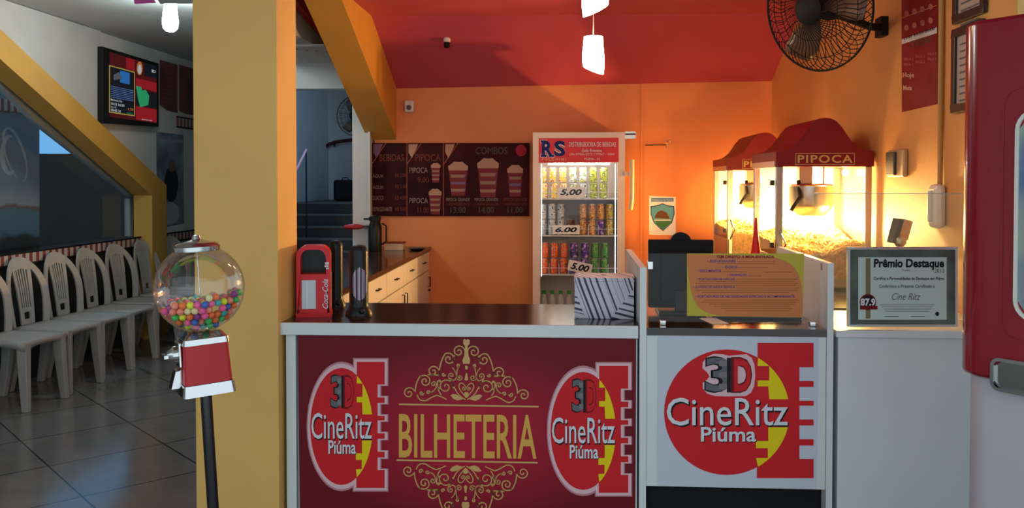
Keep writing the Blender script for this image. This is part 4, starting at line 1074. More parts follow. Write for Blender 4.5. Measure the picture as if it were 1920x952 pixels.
# conduit pipe
v = W(1768, 340, X=XR); pz0 = W(1768, 350, X=XR).z
cp = build('wall_pipe', MB().tube([(XR-.014,v.y,pz0),(XR-.014,v.y,2.70)], .012, 10), mat('pipe_ochre', (.45,.25,.06), .5), smooth=True); tag(cp, 'vertical ochre conduit pipe on right wall above the white emergency light', 'pipe')
el = thing('emergency_light', 'rounded white emergency light at the end of the conduit', 'lamp', (XR, v.y, 0))
za_ = W(1768,345,X=XR).z; zb_ = W(1768,428,X=XR).z
build('housing', MB().box((-.05,-.05,zb_), (-.002,.05,za_)), mat('white_translucent', (.75,.75,.72), .3), el, bevel=.022)
build('tube', MB().tube([(-.055,0,zb_+.03),(-.055,0,za_-.03)], .012, 10), white, el, smooth=True)
# electric box
va = W(1673, 282, X=XR); vb = W(1703, 332, X=XR)
eb = thing('switch_box', 'small grey switch box on the right wall beside popcorn machine', 'switch box', (XR, (va.y+vb.y)/2, (va.z+vb.z)/2))
hy = abs(va.y-vb.y)/2; hz = abs(va.z-vb.z)/2
build('plate', MB().box((-.025,-hy,-hz), (-.002,hy,hz)), mat('beige_plastic', (.45,.33,.18), .4), eb, bevel=.006); build('cover', MB().box((-.04,-hy*.2,-hz*.85), (-.025,hy*.85,hz*.85)), mat('grey_plastic', (.06,.05,.04), .5), eb, bevel=.004)
# framed pictures
fm = mat('dark_frame', (.035,.022,.015), .35); fpaper = mat('frame_paper', (.45,.43,.38), .3)
for (x0,x1,ya,yb_,lb) in ((1793,1853,-70,47,'upper dark framed certificate on the right wall, cut by the picture top'),(1790,1850,57,213,'lower dark framed certificate on the right wall behind the red machine')):
    a = W(x0, yb_, X=XR); yfar = a.y; z0 = a.z; b_ = W(x1, 0, X=XR); ynear = b_.y; z1 = W(x0, ya, X=XR).z
    t = thing('picture_frame', lb, 'picture', (XR, (yfar+ynear)/2, (z0+z1)/2), group='framed certificates on the right wall')
    hy = (yfar-ynear)/2; hz = (z1-z0)/2; wd = .035
    m1 = MB().box((-.02,-hy,-hz), (-.002,hy,-hz+wd)).box((-.02,-hy,hz-wd), (-.002,hy,hz)).box((-.02,-hy,-hz+wd), (-.002,-hy+wd,hz-wd)).box((-.02,hy-wd,-hz+wd), (-.002,hy,hz-wd))
    build('frame', m1, fm, t, bevel=.003); build('certificate', MB().box((-.008,-hy+wd,-hz+wd), (-.003,hy-wd,hz-wd)), fpaper, t)
    m2 = MB()
    for i in range(9): m2.box((-.0088,-hy+wd*1.8,hz-wd*2-i*.03), (-.0082,hy-wd*1.8,hz-wd*2-i*.03-.008))
    build('lettering', m2, prGrey, t)

# ================================================================== red and white vending machine, front right
vm = thing('vending_machine', 'tall red and white vending machine with rounded door, right edge', 'vending machine', (0,0,0))
Ye = 2.75; ex = XY(1797, Ye)
ztop = ZY(42, Ye, 1810); zbt = ZY(700, Ye, 1797)
# plan outline: from the far-left rounded corner towards camera right
ang = math.radians(47); dirv = Vector((math.sin(ang), -math.cos(ang), 0)); back = Vector((math.cos(ang), math.sin(ang), 0))
def plan(off, Lw=.80, dep=.62, R=.10, bulge=.035):
    O = Vector((ex, Ye, 0)) + back*.0
    pts = []
    # rounded left corner
    k = 8
    for i in range(k+1):
        a = PI/2*i/k; pts.append(O + dirv*(R-R*math.cos(a)-off*math.cos(a)*1.0) + back*(R*(1-math.sin(a))-off*math.sin(a)))
    for i in range(1, 15):
        u = i/15; pts.append(O + dirv*(R+(Lw-2*R)*u) - back*(bulge*math.sin(PI*u)+off))
    for i in range(k+1):
        a = PI/2*i/k; pts.append(O + dirv*(Lw-R+R*math.sin(a)+off*math.sin(a)) + back*(R*(1-math.cos(a))-off*math.cos(a)))
    pts.append(O + dirv*(Lw+off) + back*dep); pts.append(O - dirv*off + back*dep)
    return pts
def extr(name, pl_, z0, z1, m, parent, **k):
    mb = MB().prism([(p.x,p.y,z0) for p in pl_], (0,0,z1-z0)); return build(name, mb, m, parent, smooth=True, **k)
vred = mat('vending_red', (.27,.008,.022), .2, coat=.3)
door_pl = plan(.012)
vd = extr('upper_door', door_pl, zbt, ztop, vred, vm, bevel=.012)
extr('lower_body', plan(-.012), 0, zbt-.002, mat('vending_white', (.52,.50,.56), .4), vm, bevel=.004)
# raised panel and window on the door: laid on the curved front
def fp(u, off=0):   # point on the front at arc distance u from the left corner
    O = Vector((ex, Ye, 0)); R = .10; Lw = .80
    uu = max(0, min(1, (u-R)/(Lw-2*R)))
    if u < R: a = math.acos(max(-1, min(1, (R-u)/R))); return O+dirv*(u)+back*(R*(1-math.sin(a))) - back*(.012+off)
    return O + dirv*u - back*(.035*math.sin(PI*uu)+.012+off)
def udir(px):
    best = None
    for i in range(801):
        u = i/1000; p = fp(u); r = ray(px, 400); k = abs(p.x*r.y-p.y*r.x)/math.hypot(r.x, r.y)
        if best is None or k < best[0]: best = (k, u)
    return best[1]
u0 = udir(1903); u1 = u0+.42; uh = udir(1863)
def zof(px, py): p = fp(udir(px)); return W(px, py, Y=p.y).z
zw1 = zof(1905, 205); zw0 = zof(1905, 600)
def frontpatch(u0, u1, z0, z1, off, r, mb, m=None, ring=None):
    def outline(u0, u1, z0, z1, r):
        P = []
        for (cu, cz, a0_) in ((u1-r, z1-r, 0), (u0+r, z1-r, PI/2), (u0+r, z0+r, PI), (u1-r, z0+r, 1.5*PI)):
            for i in range(7): a = a0_+PI/2*i/6; P.append((cu+r*math.cos(a), cz+r*math.sin(a)))
        Q = []
        for i in range(len(P)):
            a, c = P[i], P[(i+1) % len(P)]; k = 12 if i % 7 == 6 else 1
            Q += [(a[0]+(c[0]-a[0])*j/k, a[1]+(c[1]-a[1])*j/k) for j in range(k)]
        return Q
    A = outline(u0, u1, z0, z1, r)
    def p3(u, z, o): q_ = fp(u, o); return Vector((q_.x, q_.y, z))
    if ring:
        Bn = outline(u0+ring, u1-ring, z0+ring, z1-ring, max(r-ring, .002)); n_ = len(A)
        mb.raw([p3(u, z, off) for u, z in A]+[p3(u, z, off) for u, z in Bn]+[p3(u, z, 0) for u, z in A]+[p3(u,z,0) for u,z in Bn], [(i, (i+1) % n_, n_+(i+1) % n_, n_+i) for i in range(n_)]+[(i, (i+1) % n_, 2*n_+(i+1) % n_, 2*n_+i) for i in range(n_)]+[(n_+i, n_+(i+1) % n_, 3*n_+(i+1) % n_, 3*n_+i) for i in range(n_)], m)
    else:
        N2 = 12; cols = []
        for i in range(N2+1):
            u = u0+(u1-u0)*i/N2; dd_ = min(u-u0, u1-u); c_ = r-math.sqrt(max(0, r*r-(r-min(r, dd_))**2)); cols.append((u, z0+c_, z1-c_))
        mb.raw([p3(u, a, off) for u, a, b_ in cols]+[p3(u, b_, off) for u, a, b_ in cols], [(i, i+1, N2+2+i, N2+1+i) for i in range(N2)], m)
wmb = MB(); frontpatch(u0, u1, zw0, zw1, .010, .06, wmb, None, ring=.010); build('window_gasket', wmb, mat('gasket_white', (.75,.75,.68), .35), vd)
wmb = MB(); gmat = mat('window_graphics', (.3,.35,.3), .15)
n = gmat.node_tree; b = n.nodes['Principled BSDF']; t_ = n.nodes.new('ShaderNodeTexCoord'); nz = n.nodes.new('ShaderNodeTexNoise'); nz.inputs['Scale'].default_value = 4; n.links.new(t_.outputs['Object'], nz.inputs[0])
r = n.nodes.new('ShaderNodeValToRGB'); r.color_ramp.elements[0].position = .35; r.color_ramp.elements[0].color = (.12,.20,.35,1); r.color_ramp.elements[1].position = .65; r.color_ramp.elements[1].color = (.60,.50,.06,1)
e_ = r.color_ramp.elements.new(.5); e_.color = (.34,.40,.34,1); n.links.new(nz.outputs[0], r.inputs[0]); n.links.new(r.outputs[0], b.inputs['Base Color'])
frontpatch(u0+.009, u1-.009, zw0+.009, zw1-.009, .002, .05, wmb); build('window', wmb, gmat, vd)
up = udir(1877); zpt = zof(1880, 165)
wmb = MB(); frontpatch(up, u1+.06, zw0-.06, zpt, .003, .05, wmb, None, ring=.006); build('raised_border', wmb, vred, vd)
zh1 = zof(1870, 668); zh0 = zof(1870, 730)
wmb = MB(); frontpatch(uh, uh+.34, zh0, zh1, .016, .026, wmb, None, ring=.010); hh = build('handle', wmb, chrome, vd, smooth=True)
wmb = MB(); frontpatch(uh+.008, uh+.332, zh0+.008, zh1-.008, .004, .02, wmb); build('handle_recess', wmb, mat('recess_chrome', (.35,.37,.36), .2, metal=1), hh)

# ================================================================== gumball machine
Yg = 2.6; sg_ = F/Yg
gx = W(414, 1292, Y=Yg).x; tilt = math.radians(-3.2)
gm = thing('gumball_machine', 'red and chrome ball vending machine with glass globe on black pole', 'ball machine', (XY(412,Yg), Yg, 0), (0, tilt, math.radians(0)))
Hc = (CAMH*sg_+340-540)/sg_
base_z = .865
build('base', MB().lathe([(.17,0),(.17,.012),(.15,.03),(.03,.045),(.022,.06)], n=36), blackm, gm, smooth=True)
build('pole', MB().lathe([(.017,.05),(.017,base_z)], n=18), mat('black_gloss', (.008,.008,.009), .18), gm, smooth=True)
th = math.radians(34); Rz = Matrix.Rotation(th, 3, 'Z')
def rbox(mb, a, c, taper=0, m=None):
    t = MB().box(a, c); t.v = [Rz @ v for v in t.v]; mb.raw(t.v, t.f, m); return mb
hwb = .066
def tb(mb, z0, z1, w0, w1, r=.014, m=None, flat_=True):
    k = 4; vs = []
    for z, w_ in ((z0,w0),(z1,w1)):
        for (sx_, sy_, a0_) in ((1,1,0),(-1,1,PI/2),(-1,-1,PI),(1,-1,1.5*PI)):
            for i in range(k+1):
                a = a0_+PI/2*i/k; vs.append(Rz @ Vector((sx_*(w_-r)+r*math.cos(a), sy_*(w_-r)+r*math.sin(a), z)))
    N_ = 4*(k+1); mb.raw(vs, [(i, (i+1) % N_, N_+(i+1) % N_, N_+i) for i in range(N_)]+[tuple(range(N_-1,-1,-1)), tuple(range(N_,2*N_))], m); return mb
build('foot_plate', tb(MB(), base_z, base_z+.034, hwb+.010, hwb+.006), chrome, gm, smooth=True)
build('body', tb(MB(), base_z+.035, base_z+.150, hwb+.003, hwb-.002), redbody, gm, smooth=True)
build('top_collar', tb(tb(MB(), base_z+.151, base_z+.168, hwb+.001, hwb-.001), base_z+.1685, base_z+.186, hwb-.004, hwb-.018), chrome, gm, smooth=True)
# coin mechanism on the left face
mech = MB(); rbox(mech, (-hwb-.010,-.036,base_z+.085), (-hwb-.001,.036,base_z+.160)); 
mo_ = build('coin_plate', mech, chrome, gm, bevel=.004)
kn = MB(); t = MB().lathe([(.026,0),(.026,.012),(.018,.02),(.012,.03),(0,.031)], (-hwb-.010,0,base_z+.122), 20, axis=(-1,0,0)); t.box((-hwb-.05,-.026,base_z+.117), (-hwb-.038,.026,base_z+.127)); kn.raw([Rz @ v for v in t.v], t.f); build('knob', kn, chrome, mo_, smooth=True)
ch = MB(); t = MB().prism([(-hwb-.001,-.024,base_z+.08),(-hwb-.02,-.024,base_z+.076),(-hwb-.036,-.024,base_z+.022),(-hwb-.012,-.024,base_z+.022),(-hwb-.001,-.024,base_z+.034)], (0,.048,0)); ch.raw([Rz @ v for v in t.v], t.f); build('chute', ch, chrome, gm, bevel=.003)
Rg = 84/sg_; gz = base_z+.186+Rg*.965
pr = []
for i in range(33):
    a = -PI/2+math.radians(15)+(PI-math.radians(15)-math.radians(20))*i/32; pr.append((Rg*math.cos(a), Rg*math.sin(a)))
gl = MB().lathe(pr, (0,0,gz), 48); gl.f = [f for f in gl.f if len(f) == 4]; gl.mi = gl.mi[:len(gl.f)]
glo = build('globe', gl, glassglobe, gm, smooth=True)
zt_g = gz+Rg*math.sin(PI/2-math.radians(20))
build('lid', MB().lathe([(.066,zt_g-.012),(.068,zt_g+.002),(.060,zt_g+.012),(.035,zt_g+.018),(.014,zt_g+.024),(.010,zt_g+.036),(0,zt_g+.038)], n=32), chrome, gm, smooth=True)
build('centre_rod', MB().tube([(0,0,base_z+.187),(0,0,zt_g-.005)], .0022, 8), chrome, gm)
# balls
br_ = .0108
cols = {'orange': (1.0,.22,.05), 'green': (.06,.62,.16), 'pink': (1.0,.14,.38), 'yellow': (.80,.95,.05), 'teal': (.05,.55,.50), 'blue': (.05,.18,.60), 'coral': (1.0,.32,.22), 'purple': (.32,.05,.30), 'cream': (.85,.78,.40)}
bmats = {k: mat('ball_'+k, v, .35) for k, v in cols.items()}
names = list(cols); wts = [24,14,14,9,7,8,14,6,6]
Rt = Matrix.Rotation(tilt, 3, 'Y'); cand = []
lz = br_*1.66
for iz in range(14):
    z = -Rg+.010+br_+iz*lz
    top_ = -.012
    if z > .02: break
    for iy in range(-14, 15):
        for ix in range(-14, 15):
            x = (ix+(.5 if iy % 2 else 0)+(.5 if iz % 2 else 0))*br_*2.06+random.uniform(-.0004,.0004); y = (iy+(.33 if iz % 2 else 0))*br_*1.79
            rr = math.sqrt(x*x+y*y+z*z)
            if rr > Rg-br_-.0015: continue
            surf = -.030+.012*(x/Rg)+.006*math.sin(x*60+y*40)
            if z > surf: continue
            if z < -Rg+.016: continue
            depth_wall = Rg-rr; depth_top = surf-z
            vis = depth_wall < br_*2.6 and y < .045 or (depth_top < br_*1.9 )
            if vis: cand.append((y*1.0, x, y, z))
cand.sort(); cand = cand[:300]
bp = {}
for (_, x, y, z) in cand:
    k = random.choices(names, wts)[0]
    v = Rt @ Vector((x, y, gz+z)) + Vector(gm.location)
    if k not in bp:
        o = build('bouncy_ball', MB().ball((0,0,0), br_, 14), bmats[k], smooth=True, merge=True); bp[k] = o
    else: o = bp[k].copy(); C.collection.objects.link(o)
    o.location = v; tag(o, 'small %s bouncy ball in the heap inside the glass globe' % k, 'ball', '%s balls in the glass globe' % k)

# ================================================================== chairs
def make_chair():
    t = thing('plastic_chair', 'x', 'chair')
    # local: faces +X, y across, origin on the floor at the centre
    sw, sd, hz = .40, .42, .46
    s = MB(); N = 8; vs = []
    for i in range(N+1):
        for j in range(N+1):
            u = i/N; v = -1+2*j/N; x = -sd/2+sd*u; y = v*(sw/2)*(1-.08*(1-u)); dz = -.014*(1-v*v)*math.sin(PI*u)-(.016*max(0, (u-.85)/.15)**2)
            vs.append((x,y,hz+dz))
    s.raw(vs, [(i*(N+1)+j, (i+1)*(N+1)+j, (i+1)*(N+1)+j+1, i*(N+1)+j+1) for i in range(N) for j in range(N)])
    o = build('seat', s, pvc, t, smooth=True); m = o.modifiers.new('s', 'SOLIDIFY'); m.thickness = .01; m.offset = -1
    ap = MB()
    cor = [(-sd/2,-sw/2*.92),(sd/2,-sw/2),(sd/2,sw/2),(-sd/2,sw/2*.92)]
    for i in range(4):
        a = Vector((*cor[i],0)); c = Vector((*cor[(i+1) % 4],0)); P = []
        for k in range(9):
            f = k/8; p = a.lerp(c, f); dz = .038+.03*(abs(2*f-1)**3); P.append((p, hz-.004, hz-dz))
        ap.raw([(p.x,p.y,a_) for p, a_, b_ in P]+[(p.x,p.y,b_) for p, a_, b_ in P], [(k, k+1, 10+k, 9+k) for k in range(8)])
    o = build('apron', ap, pvc, t, smooth=True); m = o.modifiers.new('s', 'SOLIDIFY'); m.thickness = .006
    for (cx_, cy_, fx, fy) in ((sd/2-.03,-sw/2+.03,.03,-.02),(sd/2-.03,sw/2-.03,.03,.02),(-sd/2+.03,-sw/2+.045,-.07,-.015),(-sd/2+.03,sw/2-.045,-.07,.015)):
        l = MB(); w0_ = .036; w1_ = .024; vs = []
        for z, w_, f in ((hz-.01,w0_,0),(hz*.5,w0_*.85,.4),(0,w1_,1)):
            for (a, c) in ((-1,-1),(1,-1),(1,1),(-1,1)): vs.append((cx_+fx*f+a*w_, cy_+fy*f+c*w_*.75, z))
        l.raw(vs, [(k*4+i, k*4+(i+1) % 4, (k+1)*4+(i+1) % 4, (k+1)*4+i) for k in range(2) for i in range(4)]+[(3,2,1,0),(8,9,10,11)])
        build('leg', l, pvc, t, bevel=.006)
    # back: curved shell given by (v across, h up)
    def bk(v, h, off=0):   # v in -1..1, h in metres above the seat
        wd = .185+.015*math.sin(PI*min(1, h/.45)); x = -sd/2-.015-.19*h*h-.06*h+.03*v*v+off
        return Vector((x, v*wd, hz+h))
    H = .47
    def rib(pts, half, thick, mb):
        # ribbon along points in (v,h), width in v/h plane
        n_ = len(pts); vs = []
        for i, (v, h) in enumerate(pts):
            a = pts[max(i-1, 0)]; c = pts[min(i+1, n_-1)]; dv = (c[0]-a[0])*.19; dh = c[1]-a[1]; l_ = math.hypot(dv, dh) or 1; nx, ny = -dh/l_, dv/l_
            for sgn, off in ((1,0),(-1,0),(-1,-thick),(1,-thick)): vs.append(bk(v+sgn*nx*half/.19, h+sgn*ny*half, off))
        mb.raw(vs, [(i*4+j, i*4+(j+1) % 4, (i+1)*4+(j+1) % 4, (i+1)*4+j) for i in range(n_-1) for j in range(4)]+[(0,1,2,3),(4*n_-1,4*n_-2,4*n_-3,4*n_-4)])
    fr2 = MB(); P = [(-.93,-.02),(-.95,.06),(-.96,.12),(-.965,.18)]+[(-.965*math.cos(PI*i/20), .20+.265*math.sin(PI*i/20)**.9) for i in range(21)]+[(.965,.18),(.96,.12),(.95,.06),(.93,-.02)]
    rib(P, .024, .012, fr2)
    build('back_frame', fr2, pvc, t, smooth=True)
    sp2 = MB()
    for k in range(6):
        v = -.30+.12*k; rib([(v*.9,.10),(v*1.0,.25),(v*1.18,.40)], .0062, .008, sp2)
    rib([(-.33,.0),(-.33,.10),(-.37,.25),(-.47,.42)], .011, .010, sp2); rib([(.33,.0),(.33,.10),(.37,.25),(.47,.42)], .011, .010, sp2)
    rib([(-.36,.10),(0,.105),(.36,.10)], .016, .009, sp2); rib([(-.34,.02),(0,.015),(.34,.02)], .020, .009, sp2); rib([(-.48,.405),(-.2,.42),(0,.425),(.2,.42),(.48,.405)], .022, .009, sp2)
    rib([(-.22,.03),(-.22,.1)], .012, .009, sp2); rib([(.22,.03),(.22,.1)], .012, .009, sp2)
    build('back_splat', sp2, pvc, t, smooth=True)
    return t
ch0 = make_chair()
Xc = -3.69
ysc = [5.70, 6.17, 6.62, 7.06, 7.52, 8.02, 8.62]
lab = ['white plastic chair nearest the camera, cut off by the left edge','second nearest white plastic chair of the row along the left wall','third nearest white plastic chair of the row along the left wall','middle white plastic chair of the seven along the left wall','third farthest white plastic chair of the row, under the glass','second farthest white plastic chair, beside the ochre post','farthest white plastic chair, half hidden behind the yellow pillar']
for i, y in enumerate(ysc):
    c = ch0 if i == 0 else copy_tree(ch0)
    c.location = (Xc, y, 0); c.scale = (1.02,1.0,1.0); c.rotation_euler.z = math.radians([-6,-4,-5,-3,-6,-4,-8][i]); c['label'] = lab[i]; c['group'] = 'white plastic chairs along the left wall'

# ================================================================== left hall: TV, posters, bulb
TB = Board((XL+.10, 0, 0), (1,0,0))
tv = thing('television', 'large wall-mounted television showing film listings on the left wall', 'television', tuple(TB.pt(247,165)))
def tinl(mb): return inloc(tv, mb)
o4 = [(193,87),(298,119),(298,238),(193,231)]; i4 = [(205,97),(293,124),(293,231),(205,219)]
m1 = MB(); TB.slab(m1, o4, .05); build('housing', tinl(m1), black, tv, bevel=.004)
m2 = MB(); scr = lambda nm, c, e=.55: mat('screen_'+nm, (.01,.01,.01), .2, emit=e, ecol=c)
sR = scr('red', (.38,.012,.02)); sDr = scr('dark_red', (.09,.006,.008)); sB = scr('black', (.008,.010,.016)); sBl = scr('blue', (.03,.20,.60)); sY = scr('yellow', (.55,.42,.10)); sW = scr('white', (.6,.65,.7)); sG = scr('green', (.03,.42,.16)); sTx = scr('text_blue', (.08,.16,.40)); sO = scr('orange', (.6,.2,.05))
TBp = lambda mb, pts, off, m: TB.poly(mb, pts, off, m)
TBp(m2, i4, .002, sDr)
sk_ = lambda x: (x-205)*.27
def R4(x0,y0,x1,y1,off,m): # quad following the screen perspective: y given at left edge
    def Y_(x, y): f = (x-205)/88; top = 97+27*f; bot = 219+12*f; return top+(bot-top)*(y-97)/122
    TBp(m2, [(x0,Y_(x0,y0)),(x1,Y_(x1,y0)),(x1,Y_(x1,y1)),(x0,Y_(x0,y1))], off, m)
def TT(body, x0,y0,x1,y1,off,m,bold=0):
    def Y_(x, y): f = (x-205)/88; top = 97+27*f; bot = 219+12*f; return top+(bot-top)*(y-97)/122
    TB.text(m2, body, x0,y0,x1,y1,off,m,bold=bold,fn=lambda x,y:(x, Y_(x,y)))
R4(236,98,252,120,.003,sR); R4(254,133,293,152,.003,sR); R4(254,190,293,217,.003,sR); R4(270,97,293,124,.003,sB)
R4(204,122,252,211,.003,sY); R4(205.5,124,250.5,209,.004,sB)
R4(207,127,250,156,.005,sB); R4(224,127,242,150,.006,sBl); TBp(m2, [(212,140),(222,135),(228,148),(212,150)], .0065, scr('grey', (.12,.13,.16)))
for k in range(7): R4(206.5,160+k*3.4,249,161.6+k*3.4,.006,sTx)
TT('Malévola Rio', 206.5,184,228,188,.006,sW,.01); TT('14:15 16:30', 207,191,232,196,.006,sW,.02); TT('Sala 02', 206.5,198,217,201,.006,sW); TT('18:45 21', 207,203,225,208,.006,sW,.02); TT('4.50', 238,196,249,201,.006,sO,.01); TT('Legendado', 236,205,248,208,.006,sG)
TB.ell(m2, 261,128,5.5,13,.004,sO,18); TB.ell(m2, 261,130,3.5,9,.005,sW,18)
R4(254,156,278,188,.004,sB); R4(278,156,293,188,.004,sB); TBp(m2, [(254,161),(264,163),(266,170),(272,168),(279,180),(277,197),(262,201),(258,186)], .005, sG)
TT('3D', 283,107,291,113,.005,sW,.03); TT('BREVE', 265,214,284,216,.005,sW,.02)
build('screen', tinl(m2), None, tv)
build('bracket', MB().box((-.095,-.12,-.12), (-.052,.12,.12)), blackm, tv)
# posters
bandp = MB(); PBd = Board((XL+.006,0,0), (1,0,0))
def wallposter(q4, m, name, label, cat, extra=None):
    mb = MB(); PBd.slab(mb, q4, .004); o = build(name, mb, m); tag(o, label, cat)
    if extra: x = MB(); extra(x); build('picture', x, None, o)
    return o
mp1 = mat('movie_poster', (.14,.19,.25), .35, noise=.6, nscale=5)
def ex1(x):
    g1 = flat('poster_dark', (.02,.02,.025)); g2 = flat('poster_mist', (.34,.37,.40))
    PBd.ell(x, 321,345,13,34,.001,g1,20); PBd.ell(x, 322,312,7,10,.0014,flat('poster_skin', (.16,.12,.10)),14); PBd.ell(x, 318,400,18,22,.0008,g2,20); PBd.rect(x, 299,262,343,268,.001,g2)
wallposter([(293,247),(344,253),(345,418),(296,428)], mp1, 'movie_poster', 'faded blue film poster on the left wall below the tiled band', 'poster', ex1)
mp2 = mat('dark_red_banner', (.16,.05,.045), .5, noise=.4, nscale=4)
def ex2(x):
    for y in range(130, 200, 8):
        PBd.line(x, [(303,y),(328,y+6)], 1.2, .001, flat('banner_line', (.14,.05,.045)))
wallposter([(300,112),(333,121),(333,212),(314,207),(300,197)], mp2, 'wall_banner', 'dark red notice banner just right of the television', 'banner', ex2)
wallposter([(336,121),(364,129),(364,216),(350,214),(336,208)], mp2, 'wall_banner', 'dark red notice banner partly hidden behind the yellow pillar', 'banner')
sx_ = W(180, 205, X=XL)
so = thing('wall_socket', 'small white socket with plug on the left wall below television', 'socket', (XL+.001, sx_.y-.02, sx_.z))
build('plate', MB().box((.0,-.05,-.07), (.015,.05,.06)), pvc, so, bevel=.004); build('plug', MB().box((.015,-.02,-.02), (.05,.03,.02)), blackm, so)
# seaside panel seen through the glass
XPp = -4.65; QB = Board((XPp,0,0), (1,0,0)); 
sea = MB(); QB.slab(sea, [(-60,120),(74,148),(74,640),(-60,720)], .05)
seam = mat('sea_panel_print', (.05,.07,.10), .3)
n = seam.node_tree; b = n.nodes['Principled BSDF']; t_ = n.nodes.new('ShaderNodeTexCoord'); sp = n.nodes.new('ShaderNodeSeparateXYZ'); n.links.new(t_.outputs['Object'], sp.inputs[0])
nz = n.nodes.new('ShaderNodeTexNoise'); nz.inputs['Scale'].default_value = 5; nz.inputs['Detail'].default_value = 5; n.links.new(t_.outputs['Object'], nz.inputs[0])
hv = math_('ADD', math_('DIVIDE', math_('SUBTRACT', sp.outputs[2], .9), 1.3), math_('MULTIPLY', math_('SUBTRACT', nz.outputs[0], .5), .12))
r = n.nodes.new('ShaderNodeValToRGB'); r.color_ramp.elements[0].position = 0; r.color_ramp.elements[0].color = (.03,.025,.025,1); r.color_ramp.elements[1].position = 1; r.color_ramp.elements[1].color = (.14,.18,.22,1)
for p_, c_ in ((.09,(.04,.04,.04)),(.12,(.12,.22,.33)),(.27,(.14,.25,.33)),(.29,(.25,.13,.07)),(.31,(.40,.42,.44)),(.45,(.22,.28,.34))): e_ = r.color_ramp.elements.new(p_); e_.color = (*c_, 1)
n.links.new(hv, r.inputs[0]); n.links.new(r.outputs[0], b.inputs['Base Color'])
seao = build('seaside_panel', sea, seam); tag(seao, 'tall blue seaside picture panel behind the glass, at the left edge', 'picture panel')
sw_ = MB(); swm = flat('swirl_print', (.42,.45,.46)); QB.line(sw_, [(28+26*math.cos(a)*.8-8*math.sin(a), 290-48*math.sin(a)+14*math.cos(a)) for a in [i/24*2*PI*.9-1.2 for i in range(25)]], 5, .001, swm, taper=True)
QB.line(sw_, [(18+14*math.cos(a), 290+35*math.sin(a)) for a in [i/24*PI*1.3+1.0 for i in range(25)]], 9, .0014, swm, taper=True); build('picture', sw_, None, seao)
tb_ = MB(); QB.poly(tb_, [(-60,176),(62,194),(62,212),(-60,198)], .01); QB.slab(tb_, [(-60,176),(62,194),(62,212),(-60,198)], .008, tilem, .012)
tb_ = MB(); QB.slab(tb_, [(-60,174),(64,196),(64,214),(-60,200)], .008, tilem, .010); o = build('tile_strip', tb_, None, seao)
# bulb
Yb2 = 6.0; bx_ = XY(322, Yb2); zb1 = ZL
lb_ = thing('light_bulb', 'lit white energy-saving bulb under the grey hall ceiling', 'lamp', (bx_, Yb2, ZL))
s = F/Yb2; rB = 15/s
zlow = ZY(60, Yb2, 322)-ZL
build('holder', MB().lathe([(.05,0),(.05,-.012),(.022,-.03),(.022,-.045)], n=18), whitew, lb_, smooth=True)
build('bulb', MB().lathe([(.02,-.045),(rB*.75,-.06),(rB*.85,zlow*.45),(rB,zlow*.72),(rB*.9,zlow*.9),(rB*.5,zlow*.98),(0,zlow)], n=22), mat('lit_cool_bulb', (1,1,1), emit=BULB, ecol=(.85,1,.97)), lb_, smooth=True)
# coloured ceiling garland piece
gz_ = thing('ceiling_ornament', 'pink and silver paper ornament hanging at ceiling beside the bulb', 'ornament', (XY(300,5.3), 5.3, ZL))
def opx(px, py, Y=5.3): v_ = W(px, py, Y=Y); return v_-Vector(gz_.location)
build('sheet', MB().prism([opx(250,-8),(opx(278,-14)),opx(292,5),opx(252,7)], (0,.01,0)), flat('pink_foil', (.55,.10,.38), .3), gz_)
build('foil', MB().prism([opx(288,-12),opx(372,-12),opx(372,6),opx(300,7)], (0,.01,0)), mat('silver_foil', (.35,.42,.42), .25, metal=.7), gz_)
build('string', MB().tube([opx(268,-10),Vector((opx(268,-10).x,0,-.001))], .002, 6).tube([opx(330,-10),Vector((opx(330,-10).x,0,-.001))], .002, 6), steel, gz_)

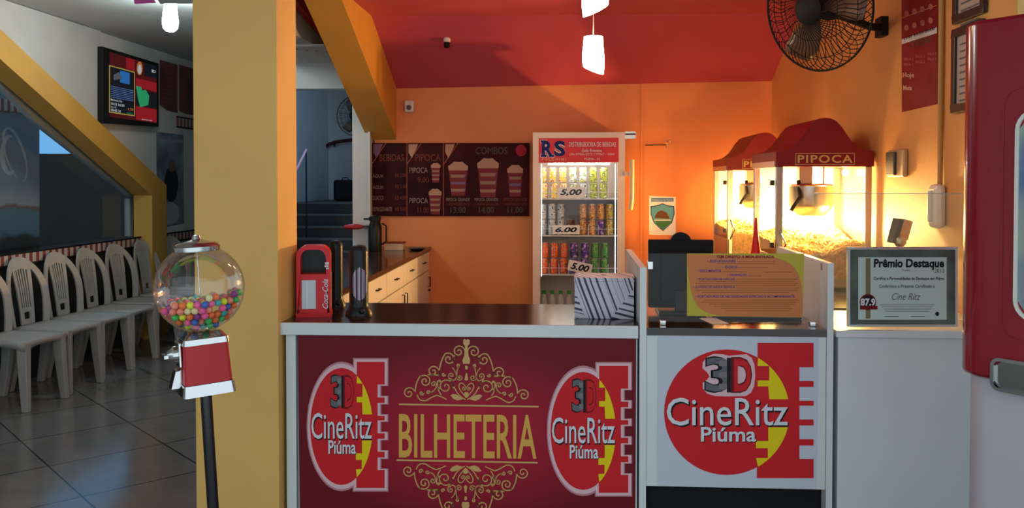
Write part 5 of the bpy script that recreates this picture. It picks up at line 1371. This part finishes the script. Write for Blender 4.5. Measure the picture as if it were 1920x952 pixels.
# ================================================================== stairwell things
hr_ = thing('handrail', 'dark bent handrail on the far stairwell wall', 'handrail', (-2.8, 11.1, 1.9))
def hp3(px, py, Y): return W(px, py, Y=Y)-Vector(hr_.location)
build('rail', MB().tube([hp3(566,283,11.1),hp3(592,285,11.1),hp3(602,280,11.1),hp3(618,270,11.1),hp3(630,266,11.1),hp3(668,261,11.1)], .022, 8), flat('rail_dark_red', (.06,.015,.025)), hr_, smooth=True)
for px, py in ((584,292),(627,275)): build('bracket', MB().tube([hp3(px,py,11.1),hp3(px,py-7,11.1),hp3(px,py-7,11.19)], .012, 6), blackm, hr_)
ra = W(574,281,Y=9.0); rb_ = W(550,330,Y=8.2); rl2 = build('stair_rail', MB().tube([ra,rb_], .012, 8), flat('rail_pink', (.5,.2,.25))); build('post', MB().tube([(ra.x,9.0,.9),(ra.x,9.0,ra.z)], .008, 6), blackm, rl2); build('post', MB().tube([(rb_.x,8.2,.65),(rb_.x,8.2,rb_.z)], .008, 6), blackm, rl2); tag(rl2, 'short pinkish sloping stair rail beside the yellow pillar', 'handrail')
a = W(625,337,Y=10.6); b_ = W(662,380,Y=10.6)
bk_ = thing('stacked_case', 'dark bulky case standing on the stair landing', 'case', ((a.x+b_.x)/2, 10.7, st[-1][1]+.001))
hh_ = a.z-st[-1][1]
build('body', MB().box((-abs(b_.x-a.x)/2,-.12,0), (abs(b_.x-a.x)/2,.15,hh_)), flat('case_dark', (.012,.013,.016)), bk_, bevel=.03); build('handle', MB().tube([(-.04,0,hh_-.002),(-.03,0,hh_+.025),(.03,0,hh_+.025),(.04,0,hh_-.002)], .006, 6), blackm, bk_)
fx_ = thing('ceiling_fixture', 'pale perforated plate fixture on the grey stair ceiling', 'fixture', (XY(585,6.6), 6.6, 2.509))
build('plate', MB().box((-.12,-.22,-.02), (.16,.22,0)), mat('pale_plate', (.5,.48,.44), .5), fx_, bevel=.004)
hm = MB()
for k in range(4): hm.lathe([(.01,-.022),(.01,-.0205)], (-.08+.06*k,-.1+.05*k,0), 10)
build('hole', hm, prDark, fx_)
# added area lamp for stairwell daylight, aimed at the left wall; no window built
l = bpy.data.lights.new('stair_daylight_fill', 'AREA'); l.shape = 'RECTANGLE'; l.size = .5; l.size_y = .5; l.energy = 20; l.color = (.35,.65,1)
lo = bpy.data.objects.new('stair_daylight_fill', l); C.collection.objects.link(lo); lo.location = (-2.3, 8.6, 2.6); lo.rotation_euler = (math.radians(-12), math.radians(62), 0)
